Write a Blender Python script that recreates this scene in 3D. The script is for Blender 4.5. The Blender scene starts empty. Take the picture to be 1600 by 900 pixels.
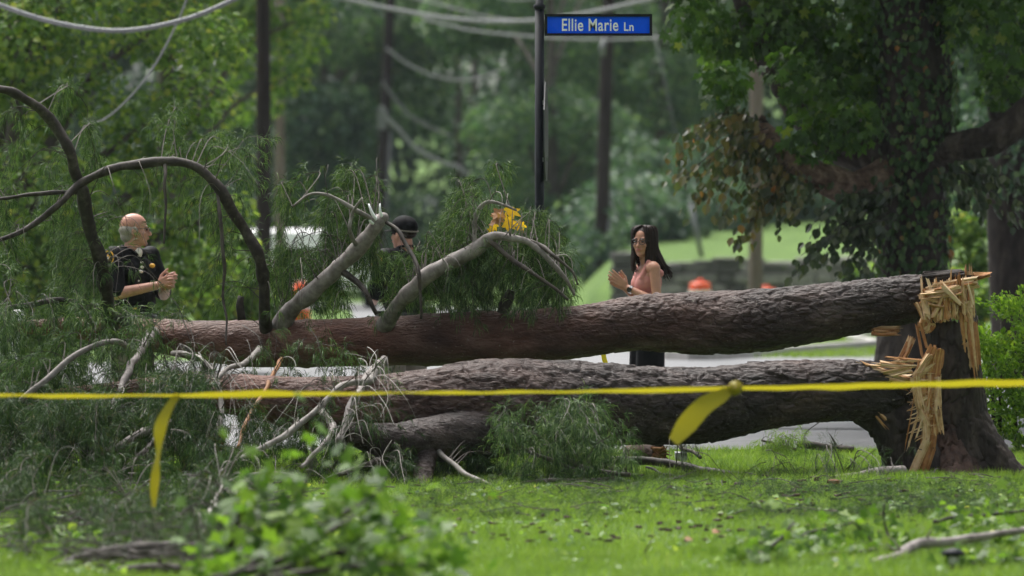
import bpy, bmesh, math, random
import numpy as np
from mathutils import Vector, Matrix, geometry

random.seed(11)
rng = np.random.default_rng(11)
scene = bpy.context.scene
COL = scene.collection
R = math.radians

# ------------------------------------------------------------------ camera, sky, sun, exposure
F = 8889.0          # focal length in picture widths x 1600 (200 mm lens)
EYE = 1.55
HORIZON = 375.0
cam_d = bpy.data.cameras.new('camera')
cam = bpy.data.objects.new('camera', cam_d)
COL.objects.link(cam)
cam.location = (0, 0, EYE)
cam.rotation_euler = (R(90), 0, 0)
cam_d.lens = 200.0
cam_d.sensor_width = 36.0
cam_d.shift_y = -75.0 / 1600.0
cam_d.clip_start = 0.5
cam_d.clip_end = 3000
cam_d.dof.use_dof = True
cam_d.dof.focus_distance = 39.0
cam_d.dof.aperture_fstop = 2.8
scene.camera = cam

SUN_EL, SUN_AZ = R(62), R(-28)       # azimuth measured from +Y towards +X; soft light from above, a little left
world = bpy.data.worlds.new('World')
scene.world = world
world.use_nodes = True
wn = world.node_tree.nodes
wl = world.node_tree.links
wn.clear()
sky = wn.new('ShaderNodeTexSky')
sky.sky_type = 'NISHITA'
sky.sun_disc = False
sky.sun_elevation = SUN_EL
sky.sun_rotation = SUN_AZ
sky.air_density = 1.0
sky.dust_density = 4.0
hsv = wn.new('ShaderNodeHueSaturation')
hsv.inputs['Saturation'].default_value = 0.22      # overcast: the blue is veiled by cloud
bg = wn.new('ShaderNodeBackground')
bg.inputs['Strength'].default_value = 0.05
wo = wn.new('ShaderNodeOutputWorld')
wl.new(sky.outputs[0], hsv.inputs['Color'])
wl.new(hsv.outputs[0], bg.inputs['Color'])
wl.new(bg.outputs[0], wo.inputs['Surface'])

sun_d = bpy.data.lights.new('sun', 'SUN')
sun_d.energy = 1.5
sun_d.angle = R(48)
sun_d.color = (1.0, 0.97, 0.92)
sun = bpy.data.objects.new('sun', sun_d)
COL.objects.link(sun)
sdir = Vector((math.sin(SUN_AZ) * math.cos(SUN_EL), math.cos(SUN_AZ) * math.cos(SUN_EL), math.sin(SUN_EL)))
sun.rotation_euler = sdir.to_track_quat('Z', 'Y').to_euler()
sun.location = sdir * 50

scene.view_settings.view_transform = 'Standard'
scene.view_settings.look = 'None'
scene.view_settings.exposure = 2.12
scene.view_settings.gamma = 1.0
scene.view_settings.use_curve_mapping = False
scene.cycles.use_denoising = True
scene.cycles.max_bounces = 6
scene.cycles.diffuse_bounces = 3
scene.cycles.glossy_bounces = 2
scene.cycles.transmission_bounces = 4
scene.cycles.transparent_max_bounces = 6
scene.cycles.volume_bounces = 0
scene.cycles.use_adaptive_sampling = True
scene.cycles.adaptive_threshold = 0.02


# ------------------------------------------------------------------ maths helpers
def P(px, py, Y):
    """photograph position at distance Y -> world point"""
    return np.array([(px - 800.0) / F * Y, Y, EYE - (py - HORIZON) / F * Y])


def unit(v):
    v = np.asarray(v, float)
    return v / np.maximum(np.linalg.norm(v, axis=-1, keepdims=True), 1e-9)


def rdir(n):
    return unit(rng.normal(size=(n, 3)))


def hash3(i, j, k, seed):
    h = (i * 374761393 + j * 668265263 + k * 1274126177 + seed * 974711) & 0xFFFFFFFF
    h = ((h ^ (h >> 13)) * 1274126177) & 0xFFFFFFFF
    h = ((h ^ (h >> 16)) * 2246822519) & 0xFFFFFFFF
    return ((h ^ (h >> 15)) & 0xFFFFFF) / float(0xFFFFFF)


def vnoise(p, seed=0):
    p = np.asarray(p, float)
    i = np.floor(p).astype(np.int64)
    f = p - i
    u = f * f * (3 - 2 * f)
    out = 0
    for dx in (0, 1):
        for dy in (0, 1):
            for dz in (0, 1):
                w = (u[:, 0] if dx else 1 - u[:, 0]) * (u[:, 1] if dy else 1 - u[:, 1]) * (u[:, 2] if dz else 1 - u[:, 2])
                out = out + w * hash3(i[:, 0] + dx, i[:, 1] + dy, i[:, 2] + dz, seed)
    return out * 2 - 1


def fbm(p, seed=0, oct=3):
    a, s, t = 1.0, 0.0, 0.0
    p = np.asarray(p, float)
    for o in range(oct):
        s = s + a * vnoise(p * 2 ** o, seed + o * 17)
        t += a
        a *= 0.5
    return s / t


def worley(p, seed=0):
    p = np.asarray(p, float)
    i = np.floor(p).astype(np.int64)
    f1 = np.full(len(p), 9.0)
    f2 = np.full(len(p), 9.0)
    cid = np.zeros(len(p))
    for dx in (-1, 0, 1):
        for dy in (-1, 0, 1):
            for dz in (-1, 0, 1):
                a, b, c = i[:, 0] + dx, i[:, 1] + dy, i[:, 2] + dz
                q = np.stack([a + hash3(a, b, c, seed), b + hash3(a, b, c, seed + 1), c + hash3(a, b, c, seed + 2)], 1)
                d = np.linalg.norm(q - p, axis=1)
                nearer = d < f1
                f2 = np.where(nearer, f1, np.minimum(f2, d))
                cid = np.where(nearer, hash3(a, b, c, seed + 5), cid)
                f1 = np.where(nearer, d, f1)
    return f1, f2, cid


def crom(pts, step=None, n=None):
    """Catmull-Rom through rows of pts (any number of columns), about `step` long per sample"""
    pts = np.asarray(pts, float)
    seg = np.linalg.norm(np.diff(pts[:, :3], axis=0), axis=1)
    ext = np.vstack([2 * pts[0] - pts[1], pts, 2 * pts[-1] - pts[-2]])
    out = []
    for i in range(len(pts) - 1):
        k = max(2, int(round(seg[i] / step))) if step else n
        t = np.linspace(0, 1, k, endpoint=False)[:, None]
        a, b, c, d = ext[i], ext[i + 1], ext[i + 2], ext[i + 3]
        out.append(0.5 * (2 * b + (c - a) * t + (2 * a - 5 * b + 4 * c - d) * t ** 2 + (3 * b - a - 3 * c + d) * t ** 3))
    out.append(pts[-1:])
    return np.vstack(out)


def frames(pts):
    t = unit(np.gradient(pts, axis=0))
    u = np.zeros_like(pts)
    ref = np.array([0, 0, 1.0]) if abs(t[0, 2]) < 0.9 else np.array([1.0, 0, 0])
    a = np.cross(t[0], ref)
    a /= np.linalg.norm(a)
    for i in range(len(pts)):
        a = a - t[i] * a.dot(t[i])
        a /= max(np.linalg.norm(a), 1e-9)
        u[i] = a
    return t, u, np.cross(t, u)


# ------------------------------------------------------------------ mesh builder
class MB:
    def __init__(self):
        self.V, self.T, self.Q, self.n = [], [], [], 0
        self.A = []

    def add(self, v, tris=None, quads=None, attr=None):
        v = np.asarray(v, float).reshape(-1, 3)
        if tris is not None and len(tris):
            self.T.append(np.asarray(tris, np.int64).reshape(-1, 3) + self.n)
        if quads is not None and len(quads):
            self.Q.append(np.asarray(quads, np.int64).reshape(-1, 4) + self.n)
        self.V.append(v)
        self.A.append(np.zeros(len(v)) if attr is None else np.asarray(attr, float))
        self.n += len(v)
        return self

    def tube(self, pts, rad, seg=8, cap=True):
        pts = np.asarray(pts, float)
        rad = np.broadcast_to(np.asarray(rad, float), (len(pts),))
        t, u, w = frames(pts)
        th = np.linspace(0, 2 * np.pi, seg, endpoint=False)
        ring = pts[:, None, :] + rad[:, None, None] * (np.cos(th)[None, :, None] * u[:, None, :] + np.sin(th)[None, :, None] * w[:, None, :])
        n = len(pts)
        i = np.arange(n - 1)[:, None] * seg
        j = np.arange(seg)[None, :]
        q = np.stack([i + j, i + (j + 1) % seg, i + seg + (j + 1) % seg, i + seg + j], -1).reshape(-1, 4)
        v = ring.reshape(-1, 3)
        tr = []
        if cap:
            v = np.vstack([v, pts[0], pts[-1]])
            a, b = n * seg, n * seg + 1
            for k in range(seg):
                tr.append((a, (k + 1) % seg, k))
                tr.append((b, (n - 1) * seg + k, (n - 1) * seg + (k + 1) % seg))
        return self.add(v, tr, q)

    def box(self, c, s, rot=None, jit=0.0):
        c = np.asarray(c, float)
        k = np.array([[x, y, z] for x in (-1, 1) for y in (-1, 1) for z in (-1, 1)], float) * np.asarray(s, float) / 2
        if jit:
            k = k + rng.uniform(-jit, jit, k.shape)
        if rot is not None:
            k = k @ np.asarray(rot).T
        return self.add(k + c, None, [(0, 1, 3, 2), (4, 6, 7, 5), (0, 4, 5, 1), (2, 3, 7, 6), (0, 2, 6, 4), (1, 5, 7, 3)])

    def ell(self, c, r, rot=None, nu=16, nv=10):
        th = np.linspace(0, 2 * np.pi, nu, endpoint=False)
        ph = np.linspace(0, np.pi, nv + 1)[1:-1]
        v = np.array([[math.sin(p) * math.cos(t), math.sin(p) * math.sin(t), math.cos(p)] for p in ph for t in th] + [[0, 0, 1], [0, 0, -1]])
        v = v * np.asarray(r, float)
        if rot is not None:
            v = v @ np.asarray(rot).T
        m = nv - 1
        q = [(a * nu + b, (a + 1) * nu + b, (a + 1) * nu + (b + 1) % nu, a * nu + (b + 1) % nu) for a in range(m - 1) for b in range(nu)]
        tr = [(m * nu, b, (b + 1) % nu) for b in range(nu)] + [(m * nu + 1, (m - 1) * nu + (b + 1) % nu, (m - 1) * nu + b) for b in range(nu)]
        return self.add(v + np.asarray(c, float), tr, q)

    def capsule(self, p0, p1, r0, r1, seg=12):
        p0, p1 = np.asarray(p0, float), np.asarray(p1, float)
        d = unit(p1 - p0)
        pts, rad = [], []
        for a in np.linspace(-88, 0, 5):
            pts.append(p0 + d * r0 * math.sin(R(a))); rad.append(r0 * math.cos(R(a)))
        for a in np.linspace(0, 88, 5):
            pts.append(p1 + d * r1 * math.sin(R(a))); rad.append(r1 * math.cos(R(a)))
        # straight axis: build rings directly
        ref = np.array([0, 0, 1.0]) if abs(d[2]) < 0.9 else np.array([1.0, 0, 0])
        u = unit(np.cross(d, ref)); w = np.cross(d, u)
        th = np.linspace(0, 2 * np.pi, seg, endpoint=False)
        v = np.concatenate([p + r * (np.cos(th)[:, None] * u + np.sin(th)[:, None] * w) for p, r in zip(pts, rad)])
        n = len(pts)
        q = [(i * seg + k, i * seg + (k + 1) % seg, (i + 1) * seg + (k + 1) % seg, (i + 1) * seg + k) for i in range(n - 1) for k in range(seg)]
        v = np.vstack([v, pts[0], pts[-1]])
        tr = [(n * seg, (k + 1) % seg, k) for k in range(seg)] + [(n * seg + 1, (n - 1) * seg + k, (n - 1) * seg + (k + 1) % seg) for k in range(seg)]
        return self.add(v, tr, q)

    def leaves(self, tmpl, pos, xdir, nrm, size):
        """a flat-ish leaf template (verts, tris) stamped at every pos"""
        tv, tt = tmpl
        x = unit(xdir)
        y = unit(np.cross(nrm, x))
        z = np.cross(x, y)
        size = np.broadcast_to(np.asarray(size, float), (len(pos),))[:, None, None]
        v = pos[:, None, :] + size * (tv[None, :, 0:1] * x[:, None, :] + tv[None, :, 1:2] * y[:, None, :] + tv[None, :, 2:3] * z[:, None, :])
        k = len(tv)
        tr = (np.arange(len(pos)) * k)[:, None, None] + np.asarray(tt)[None]
        return self.add(v.reshape(-1, 3), tr.reshape(-1, 3))

    def mesh(self, name, smooth=False):
        v = np.vstack(self.V) if self.V else np.zeros((0, 3))
        T = np.vstack(self.T) if self.T else np.zeros((0, 3), np.int64)
        Q = np.vstack(self.Q) if self.Q else np.zeros((0, 4), np.int64)
        me = bpy.data.meshes.new(name)
        me.vertices.add(len(v))
        me.vertices.foreach_set('co', v.astype(np.float32).ravel())
        nl = T.size + Q.size
        me.loops.add(nl)
        me.loops.foreach_set('vertex_index', np.concatenate([T.ravel(), Q.ravel()]).astype(np.int32))
        me.polygons.add(len(T) + len(Q))
        st = np.concatenate([np.arange(len(T)) * 3, T.size + np.arange(len(Q)) * 4]).astype(np.int32)
        me.polygons.foreach_set('loop_start', st)
        me.polygons.foreach_set('use_smooth', np.full(len(T) + len(Q), smooth))
        if any(a.any() for a in self.A):
            at = me.attributes.new('along', 'FLOAT', 'POINT')
            at.data.foreach_set('value', np.concatenate(self.A).astype(np.float32))
        me.update(calc_edges=True)
        return me

    def build(self, name, mat, parent=None, smooth=False, kind=None, label=None, cat=None, group=None):
        o = bpy.data.objects.new(name, self.mesh(name, smooth))
        COL.objects.link(o)
        o.data.materials.append(mat)
        if parent is not None:
            attach(o, parent)
        tag(o, label, cat, group, kind)
        return o


def attach(o, parent):
    """parent without moving: all meshes here are written in world coordinates"""
    o.parent = parent
    o.matrix_parent_inverse = world_of(parent).inverted()


def world_of(o):
    m = o.matrix_basis.copy()
    if o.parent is not None:
        m = world_of(o.parent) @ o.matrix_parent_inverse @ m
    return m


def tag(o, label=None, cat=None, group=None, kind=None):
    if label: o['label'] = label
    if cat: o['category'] = cat
    if group: o['group'] = group
    if kind: o['kind'] = kind
    return o


def thing(name, loc, label, cat, group=None):
    o = bpy.data.objects.new(name, None)
    o.empty_display_size = 0.1
    COL.objects.link(o)
    o.location = tuple(float(c) for c in loc)
    return tag(o, label, cat, group)


# ------------------------------------------------------------------ materials
MATS = {}


def newmat(name):
    m = bpy.data.materials.new(name)
    m.use_nodes = True
    nt = m.node_tree
    nt.nodes.clear()
    out = nt.nodes.new('ShaderNodeOutputMaterial')
    return m, nt, nt.nodes, nt.links, out


def ramp(nd, stops):
    r = nd.new('ShaderNodeValToRGB')
    e = r.color_ramp.elements
    while len(e) < len(stops):
        e.new(0.5)
    for k, (p, c) in enumerate(stops):
        e[k].position = p
        e[k].color = (*c, 1)
    return r


def surf(name, stops, scale=6.0, detail=5.0, rough=0.7, bump=0.3, bscale=None, stretch=(1, 1, 1), rough2=None, spec=0.3, metallic=0.0, dist=0.01, coord='Object'):
    """noise-coloured principled surface with fine relief"""
    m, nt, nd, lk, out = newmat(name)
    b = nd.new('ShaderNodeBsdfPrincipled')
    b.inputs['Roughness'].default_value = rough
    b.inputs['Specular IOR Level'].default_value = spec
    b.inputs['Metallic'].default_value = metallic
    tc = nd.new('ShaderNodeTexCoord')
    mp = nd.new('ShaderNodeMapping')
    mp.inputs['Scale'].default_value = stretch
    lk.new(tc.outputs[coord], mp.inputs[0])
    n1 = nd.new('ShaderNodeTexNoise')
    n1.inputs['Scale'].default_value = scale
    n1.inputs['Detail'].default_value = detail
    n1.inputs['Roughness'].default_value = 0.65
    lk.new(mp.outputs[0], n1.inputs['Vector'])
    r = ramp(nd, stops)
    lk.new(n1.outputs['Fac'], r.inputs[0])
    lk.new(r.outputs[0], b.inputs['Base Color'])
    if rough2 is not None:
        mr = nd.new('ShaderNodeMapRange')
        mr.inputs['From Min'].default_value = 0.35
        mr.inputs['From Max'].default_value = 0.65
        mr.inputs['To Min'].default_value = rough
        mr.inputs['To Max'].default_value = rough2
        lk.new(n1.outputs['Fac'], mr.inputs['Value'])
        lk.new(mr.outputs[0], b.inputs['Roughness'])
    if bump:
        n2 = nd.new('ShaderNodeTexNoise')
        n2.inputs['Scale'].default_value = bscale or scale * 6
        n2.inputs['Detail'].default_value = 4
        lk.new(mp.outputs[0], n2.inputs['Vector'])
        bm = nd.new('ShaderNodeBump')
        bm.inputs['Strength'].default_value = bump
        bm.inputs['Distance'].default_value = dist
        lk.new(n2.outputs['Fac'], bm.inputs['Height'])
        lk.new(bm.outputs[0], b.inputs['Normal'])
    lk.new(b.outputs[0], out.inputs[0])
    return m


def leafmat(name, stops, trans=0.35, rough=0.45, spec=0.28, tint=1.7):
    """each leaf (mesh island) takes its own shade; light passes through"""
    m, nt, nd, lk, out = newmat(name)
    g = nd.new('ShaderNodeNewGeometry')
    r = ramp(nd, stops)
    lk.new(g.outputs['Random Per Island'], r.inputs[0])
    b = nd.new('ShaderNodeBsdfPrincipled')
    b.inputs['Roughness'].default_value = rough
    b.inputs['Specular IOR Level'].default_value = spec
    lk.new(r.outputs[0], b.inputs['Base Color'])
    t = nd.new('ShaderNodeBsdfTranslucent')
    mx = nd.new('ShaderNodeMix')
    mx.data_type = 'RGBA'
    mx.blend_type = 'MULTIPLY'
    mx.inputs[0].default_value = 1.0
    mx.inputs[7].default_value = (tint * 1.0, tint * 1.05, tint * 0.55, 1)
    lk.new(r.outputs[0], mx.inputs[6])
    lk.new(mx.outputs[2], t.inputs['Color'])
    ms = nd.new('ShaderNodeMixShader')
    ms.inputs[0].default_value = trans
    lk.new(b.outputs[0], ms.inputs[1])
    lk.new(t.outputs[0], ms.inputs[2])
    lk.new(ms.outputs[0], out.inputs[0])
    return m


def barkmat(name, old, young, rough=0.62, scale=9.0, bump=1.0):
    """pine bark: `old` stops where the stem is mature, `young` stops towards the top (attribute along)"""
    m, nt, nd, lk, out = newmat(name)
    b = nd.new('ShaderNodeBsdfPrincipled')
    b.inputs['Roughness'].default_value = rough
    b.inputs['Specular IOR Level'].default_value = 0.3
    tc = nd.new('ShaderNodeTexCoord')
    mp = nd.new('ShaderNodeMapping')
    mp.inputs['Scale'].default_value = (0.35, 1, 1)
    lk.new(tc.outputs['Object'], mp.inputs[0])
    n1 = nd.new('ShaderNodeTexNoise')
    n1.inputs['Scale'].default_value = scale
    n1.inputs['Detail'].default_value = 7
    n1.inputs['Roughness'].default_value = 0.7
    lk.new(mp.outputs[0], n1.inputs['Vector'])
    r1, r2 = ramp(nd, old), ramp(nd, young)
    lk.new(n1.outputs['Fac'], r1.inputs[0])
    lk.new(n1.outputs['Fac'], r2.inputs[0])
    at = nd.new('ShaderNodeAttribute')
    at.attribute_name = 'along'
    mx = nd.new('ShaderNodeMix')
    mx.data_type = 'RGBA'
    lk.new(at.outputs['Fac'], mx.inputs[0])
    lk.new(r1.outputs[0], mx.inputs[6])
    lk.new(r2.outputs[0], mx.inputs[7])
    nb_ = nd.new('ShaderNodeTexNoise'); nb_.inputs['Scale'].default_value = 1.7; nb_.inputs['Detail'].default_value = 3
    lk.new(tc.outputs['Object'], nb_.inputs['Vector'])
    rb_ = ramp(nd, [(0.3, (0.5, 0.5, 0.48)), (0.5, (1.0, 0.97, 0.95)), (0.7, (1.65, 1.5, 1.4))])
    lk.new(nb_.outputs['Fac'], rb_.inputs[0])
    mb_ = nd.new('ShaderNodeMix'); mb_.data_type = 'RGBA'; mb_.blend_type = 'MULTIPLY'; mb_.inputs[0].default_value = 1.0
    lk.new(mx.outputs[2], mb_.inputs[6]); lk.new(rb_.outputs[0], mb_.inputs[7])
    mx = mb_
    # lichen and pale flakes
    n3 = nd.new('ShaderNodeTexNoise')
    n3.inputs['Scale'].default_value = 45
    n3.inputs['Detail'].default_value = 2
    lk.new(tc.outputs['Object'], n3.inputs['Vector'])
    rf = ramp(nd, [(0.68, (0, 0, 0)), (0.74, (1, 1, 1))])
    lk.new(n3.outputs['Fac'], rf.inputs[0])
    mf = nd.new('ShaderNodeMath')
    mf.operation = 'MULTIPLY'
    mf.inputs[1].default_value = 0.5
    lk.new(rf.outputs[0], mf.inputs[0])
    mx2 = nd.new('ShaderNodeMix')
    mx2.data_type = 'RGBA'
    mx2.inputs[7].default_value = (0.30, 0.27, 0.23, 1)
    lk.new(mf.outputs[0], mx2.inputs[0])
    lk.new(mx.outputs[2], mx2.inputs[6])
    lk.new(mx2.outputs[2], b.inputs['Base Color'])
    n2 = nd.new('ShaderNodeTexNoise')
    n2.inputs['Scale'].default_value = scale * 7
    n2.inputs['Detail'].default_value = 5
    lk.new(mp.outputs[0], n2.inputs['Vector'])
    bm = nd.new('ShaderNodeBump')
    bm.inputs['Strength'].default_value = bump
    bm.inputs['Distance'].default_value = 0.02
    lk.new(n2.outputs['Fac'], bm.inputs['Height'])
    lk.new(bm.outputs[0], b.inputs['Normal'])
    lk.new(b.outputs[0], out.inputs[0])
    return m


M = {}
M['lawn'] = surf('lawn', [(0.3, (0.0504, 0.0952, 0.0202)), (0.55, (0.0952, 0.168, 0.0336)), (0.75, (0.146, 0.224, 0.056))], scale=1.5, rough=0.9, bump=0.8, bscale=60, dist=0.03, spec=0.2)
M['grass'] = leafmat('grass_blades', [(0.0, (0.062, 0.115, 0.022)), (0.4, (0.125, 0.205, 0.034)), (0.8, (0.20, 0.29, 0.055)), (1.0, (0.33, 0.34, 0.13))], trans=0.35, rough=0.5, spec=0.2)
_g = M['grass'].node_tree
_rp = [n for n in _g.nodes if n.type == 'VALTORGB'][0]
_ge = [n for n in _g.nodes if n.type == 'NEW_GEOMETRY'][0]
_nz = _g.nodes.new('ShaderNodeTexNoise'); _nz.inputs['Scale'].default_value = 2.2; _nz.inputs['Detail'].default_value = 4
_g.links.new(_ge.outputs['Position'], _nz.inputs['Vector'])
_mr = _g.nodes.new('ShaderNodeMapRange'); _mr.inputs['From Min'].default_value = 0.3; _mr.inputs['From Max'].default_value = 0.7
_g.links.new(_nz.outputs['Fac'], _mr.inputs['Value'])
_mm = _g.nodes.new('ShaderNodeMix'); _mm.inputs[0].default_value = 0.5
_g.links.new(_ge.outputs['Random Per Island'], _mm.inputs[2]); _g.links.new(_mr.outputs[0], _mm.inputs[3])
_g.links.new(_mm.outputs[0], _rp.inputs[0])
M['asphalt'] = surf('asphalt', [(0.35, (0.075, 0.075, 0.08)), (0.65, (0.125, 0.125, 0.13))], scale=0.6, rough=0.34, rough2=0.6, bump=0.25, bscale=150, dist=0.004, spec=0.5)
M['tar'] = surf('tar_seam', [(0.4, (0.02, 0.02, 0.022)), (0.6, (0.04, 0.04, 0.04))], scale=4, rough=0.5, bump=0.1)
M['concrete'] = surf('concrete', [(0.35, (0.32, 0.31, 0.29)), (0.65, (0.45, 0.44, 0.42))], scale=3, rough=0.8, bump=0.3)
M['stone'] = surf('wall_stone', [(0.3, (0.10, 0.095, 0.09)), (0.5, (0.19, 0.18, 0.17)), (0.7, (0.30, 0.29, 0.27))], scale=2.2, rough=0.85, bump=0.7, bscale=18, dist=0.03)
M['mortar'] = surf('mortar', [(0.3, (0.08, 0.078, 0.072)), (0.7, (0.14, 0.135, 0.125))], scale=5, rough=0.9, bump=0.4)
M['pine_bark'] = barkmat('pine_bark', [(0.3, (0.010, 0.006, 0.005)), (0.5, (0.032, 0.022, 0.020)), (0.72, (0.10, 0.078, 0.074))],
                         [(0.3, (0.055, 0.022, 0.015)), (0.5, (0.12, 0.056, 0.040)), (0.72, (0.22, 0.13, 0.105))])
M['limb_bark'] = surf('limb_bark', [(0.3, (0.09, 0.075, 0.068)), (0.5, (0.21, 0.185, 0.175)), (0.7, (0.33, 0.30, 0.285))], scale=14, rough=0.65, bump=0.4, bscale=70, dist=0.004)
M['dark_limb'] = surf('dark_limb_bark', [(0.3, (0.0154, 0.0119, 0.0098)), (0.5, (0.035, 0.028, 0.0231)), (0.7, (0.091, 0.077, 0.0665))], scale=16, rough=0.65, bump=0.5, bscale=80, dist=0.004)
M['twig'] = surf('twig_bark', [(0.35, (0.035, 0.028, 0.024)), (0.65, (0.10, 0.085, 0.073))], scale=12, rough=0.7, bump=0.2)
M['grey_twig'] = surf('weathered_twig', [(0.35, (0.12, 0.105, 0.095)), (0.65, (0.27, 0.25, 0.23))], scale=12, rough=0.7, bump=0.2)
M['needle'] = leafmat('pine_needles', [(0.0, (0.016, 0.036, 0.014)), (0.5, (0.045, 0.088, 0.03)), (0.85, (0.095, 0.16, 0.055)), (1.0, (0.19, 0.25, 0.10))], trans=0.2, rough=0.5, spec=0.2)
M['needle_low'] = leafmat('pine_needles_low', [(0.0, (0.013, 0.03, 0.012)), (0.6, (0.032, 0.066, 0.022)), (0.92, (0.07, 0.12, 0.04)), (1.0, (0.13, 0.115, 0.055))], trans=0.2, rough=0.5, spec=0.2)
def woodmat(name, stops):
    m, nt, nd, lk, out = newmat(name)
    b = nd.new('ShaderNodeBsdfPrincipled')
    b.inputs['Roughness'].default_value = 0.75
    b.inputs['Specular IOR Level'].default_value = 0.2
    at = nd.new('ShaderNodeAttribute'); at.attribute_name = 'along'
    tc = nd.new('ShaderNodeTexCoord')
    n1 = nd.new('ShaderNodeTexNoise'); n1.inputs['Scale'].default_value = 30; n1.inputs['Detail'].default_value = 5
    lk.new(tc.outputs['Object'], n1.inputs['Vector'])
    ad = nd.new('ShaderNodeMath'); ad.operation = 'MULTIPLY_ADD'; ad.inputs[1].default_value = 0.7
    lk.new(n1.outputs['Fac'], ad.inputs[0]); lk.new(at.outputs['Fac'], ad.inputs[2])
    sb_ = nd.new('ShaderNodeMath'); sb_.operation = 'SUBTRACT'; sb_.inputs[1].default_value = 0.35
    lk.new(ad.outputs[0], sb_.inputs[0])
    r = ramp(nd, stops)
    lk.new(sb_.outputs[0], r.inputs[0]); lk.new(r.outputs[0], b.inputs['Base Color'])
    lk.new(b.outputs[0], out.inputs[0])
    return m


M['wood'] = woodmat('torn_wood', [(0.0, (0.17, 0.08, 0.035)), (0.25, (0.40, 0.23, 0.11)), (0.5, (0.56, 0.38, 0.22)), (1.0, (0.70, 0.56, 0.39))])
M['wood_orange'] = woodmat('torn_wood_orange', [(0.0, (0.11, 0.045, 0.02)), (0.35, (0.30, 0.13, 0.05)), (0.7, (0.46, 0.25, 0.11)), (1.0, (0.58, 0.38, 0.21))])
M['stump_bark'] = surf('stump_bark', [(0.3, (0.0099, 0.00715, 0.00605)), (0.5, (0.0275, 0.0204, 0.0171)), (0.75, (0.0715, 0.055, 0.0468))], scale=12, rough=0.8, bump=0.7, bscale=50, stretch=(1, 1, 0.35), dist=0.012)
M['root_bark'] = surf('root_bark', [(0.3, (0.02, 0.011, 0.009)), (0.5, (0.05, 0.029, 0.022)), (0.7, (0.10, 0.062, 0.048))], scale=9, rough=0.85, bump=0.7, bscale=50, dist=0.012)
M['ivy_bark'] = surf('ivy_tree_bark', [(0.3, (0.016, 0.012, 0.010)), (0.5, (0.042, 0.033, 0.027)), (0.7, (0.10, 0.082, 0.068))], scale=8, rough=0.8, bump=0.8, bscale=28, stretch=(1, 1, 0.4), dist=0.03)
M['bare_limb'] = surf('barkless_limb', [(0.3, (0.05, 0.03, 0.022)), (0.5, (0.16, 0.105, 0.078)), (0.7, (0.36, 0.26, 0.2))], scale=9, rough=0.75, bump=0.8, bscale=30, dist=0.02)
M['tree_bark'] = surf('far_tree_bark', [(0.35, (0.05, 0.042, 0.035)), (0.65, (0.12, 0.105, 0.09))], scale=4, rough=0.85, bump=0.5, dist=0.03)
M['ivy'] = leafmat('ivy_leaves', [(0.0, (0.03, 0.06, 0.026)), (0.6, (0.065, 0.125, 0.05)), (0.9, (0.11, 0.19, 0.06)), (0.97, (0.2, 0.19, 0.1)), (1.0, (0.35, 0.16, 0.05))], trans=0.25, rough=0.35)
M['maple'] = leafmat('maple_leaves', [(0.0, (0.025, 0.06, 0.014)), (0.6, (0.05, 0.11, 0.02)), (0.95, (0.09, 0.17, 0.028)), (1.0, (0.16, 0.2, 0.04))], trans=0.4, rough=0.35)
M['olive'] = leafmat('olive_leaves', [(0.0, (0.03, 0.05, 0.02)), (0.5, (0.07, 0.09, 0.032)), (0.8, (0.13, 0.115, 0.04)), (0.985, (0.17, 0.12, 0.04)), (1.0, (0.45, 0.16, 0.03))], trans=0.3, rough=0.32, spec=0.5)
M['round_leaf'] = leafmat('dark_round_leaves', [(0.0, (0.018, 0.035, 0.014)), (0.7, (0.04, 0.065, 0.025)), (1.0, (0.10, 0.12, 0.06))], trans=0.25, rough=0.3, spec=0.5)
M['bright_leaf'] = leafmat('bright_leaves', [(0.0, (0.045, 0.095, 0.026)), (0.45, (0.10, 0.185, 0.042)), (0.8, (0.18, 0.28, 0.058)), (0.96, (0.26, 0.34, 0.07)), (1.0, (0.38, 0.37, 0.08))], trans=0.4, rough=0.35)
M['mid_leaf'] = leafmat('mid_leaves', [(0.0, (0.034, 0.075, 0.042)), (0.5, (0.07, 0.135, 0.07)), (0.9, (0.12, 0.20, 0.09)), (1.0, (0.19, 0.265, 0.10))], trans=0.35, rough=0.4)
M['dark_leaf'] = leafmat('dark_leaves', [(0.0, (0.024, 0.054, 0.036)), (0.5, (0.05, 0.10, 0.062)), (0.9, (0.088, 0.155, 0.085)), (1.0, (0.14, 0.20, 0.10))], trans=0.3, rough=0.4)
M['juniper'] = leafmat('juniper_sprays', [(0.0, (0.055, 0.11, 0.0154)), (0.5, (0.11, 0.204, 0.0242)), (0.9, (0.187, 0.297, 0.033)), (1.0, (0.264, 0.352, 0.055))], trans=0.3, rough=0.5)
M['fallen_leaf'] = leafmat('torn_off_leaves', [(0.0, (0.035, 0.08, 0.014)), (0.5, (0.08, 0.155, 0.02)), (0.85, (0.14, 0.235, 0.03)), (1.0, (0.19, 0.27, 0.06))], trans=0.4, rough=0.42, spec=0.25)
M['yellow_leaf'] = leafmat('yellow_leaves', [(0.0, (0.55, 0.30, 0.02)), (0.6, (0.65, 0.42, 0.02)), (1.0, (0.6, 0.22, 0.02))], trans=0.4, rough=0.4)
M['brown_leaf'] = leafmat('brown_leaves', [(0.0, (0.20, 0.09, 0.04)), (1.0, (0.38, 0.2, 0.1))], trans=0.2, rough=0.6)


def plain(name, c, rough=0.5, metallic=0.0, spec=0.5, var=0.12, scale=20, bump=0.05):
    c = np.array(c)
    return surf(name, [(0.3, tuple(c * (1 - var))), (0.7, tuple(np.minimum(c * (1 + var), 1)))], scale=scale, rough=rough, metallic=metallic, spec=spec, bump=bump)


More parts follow.
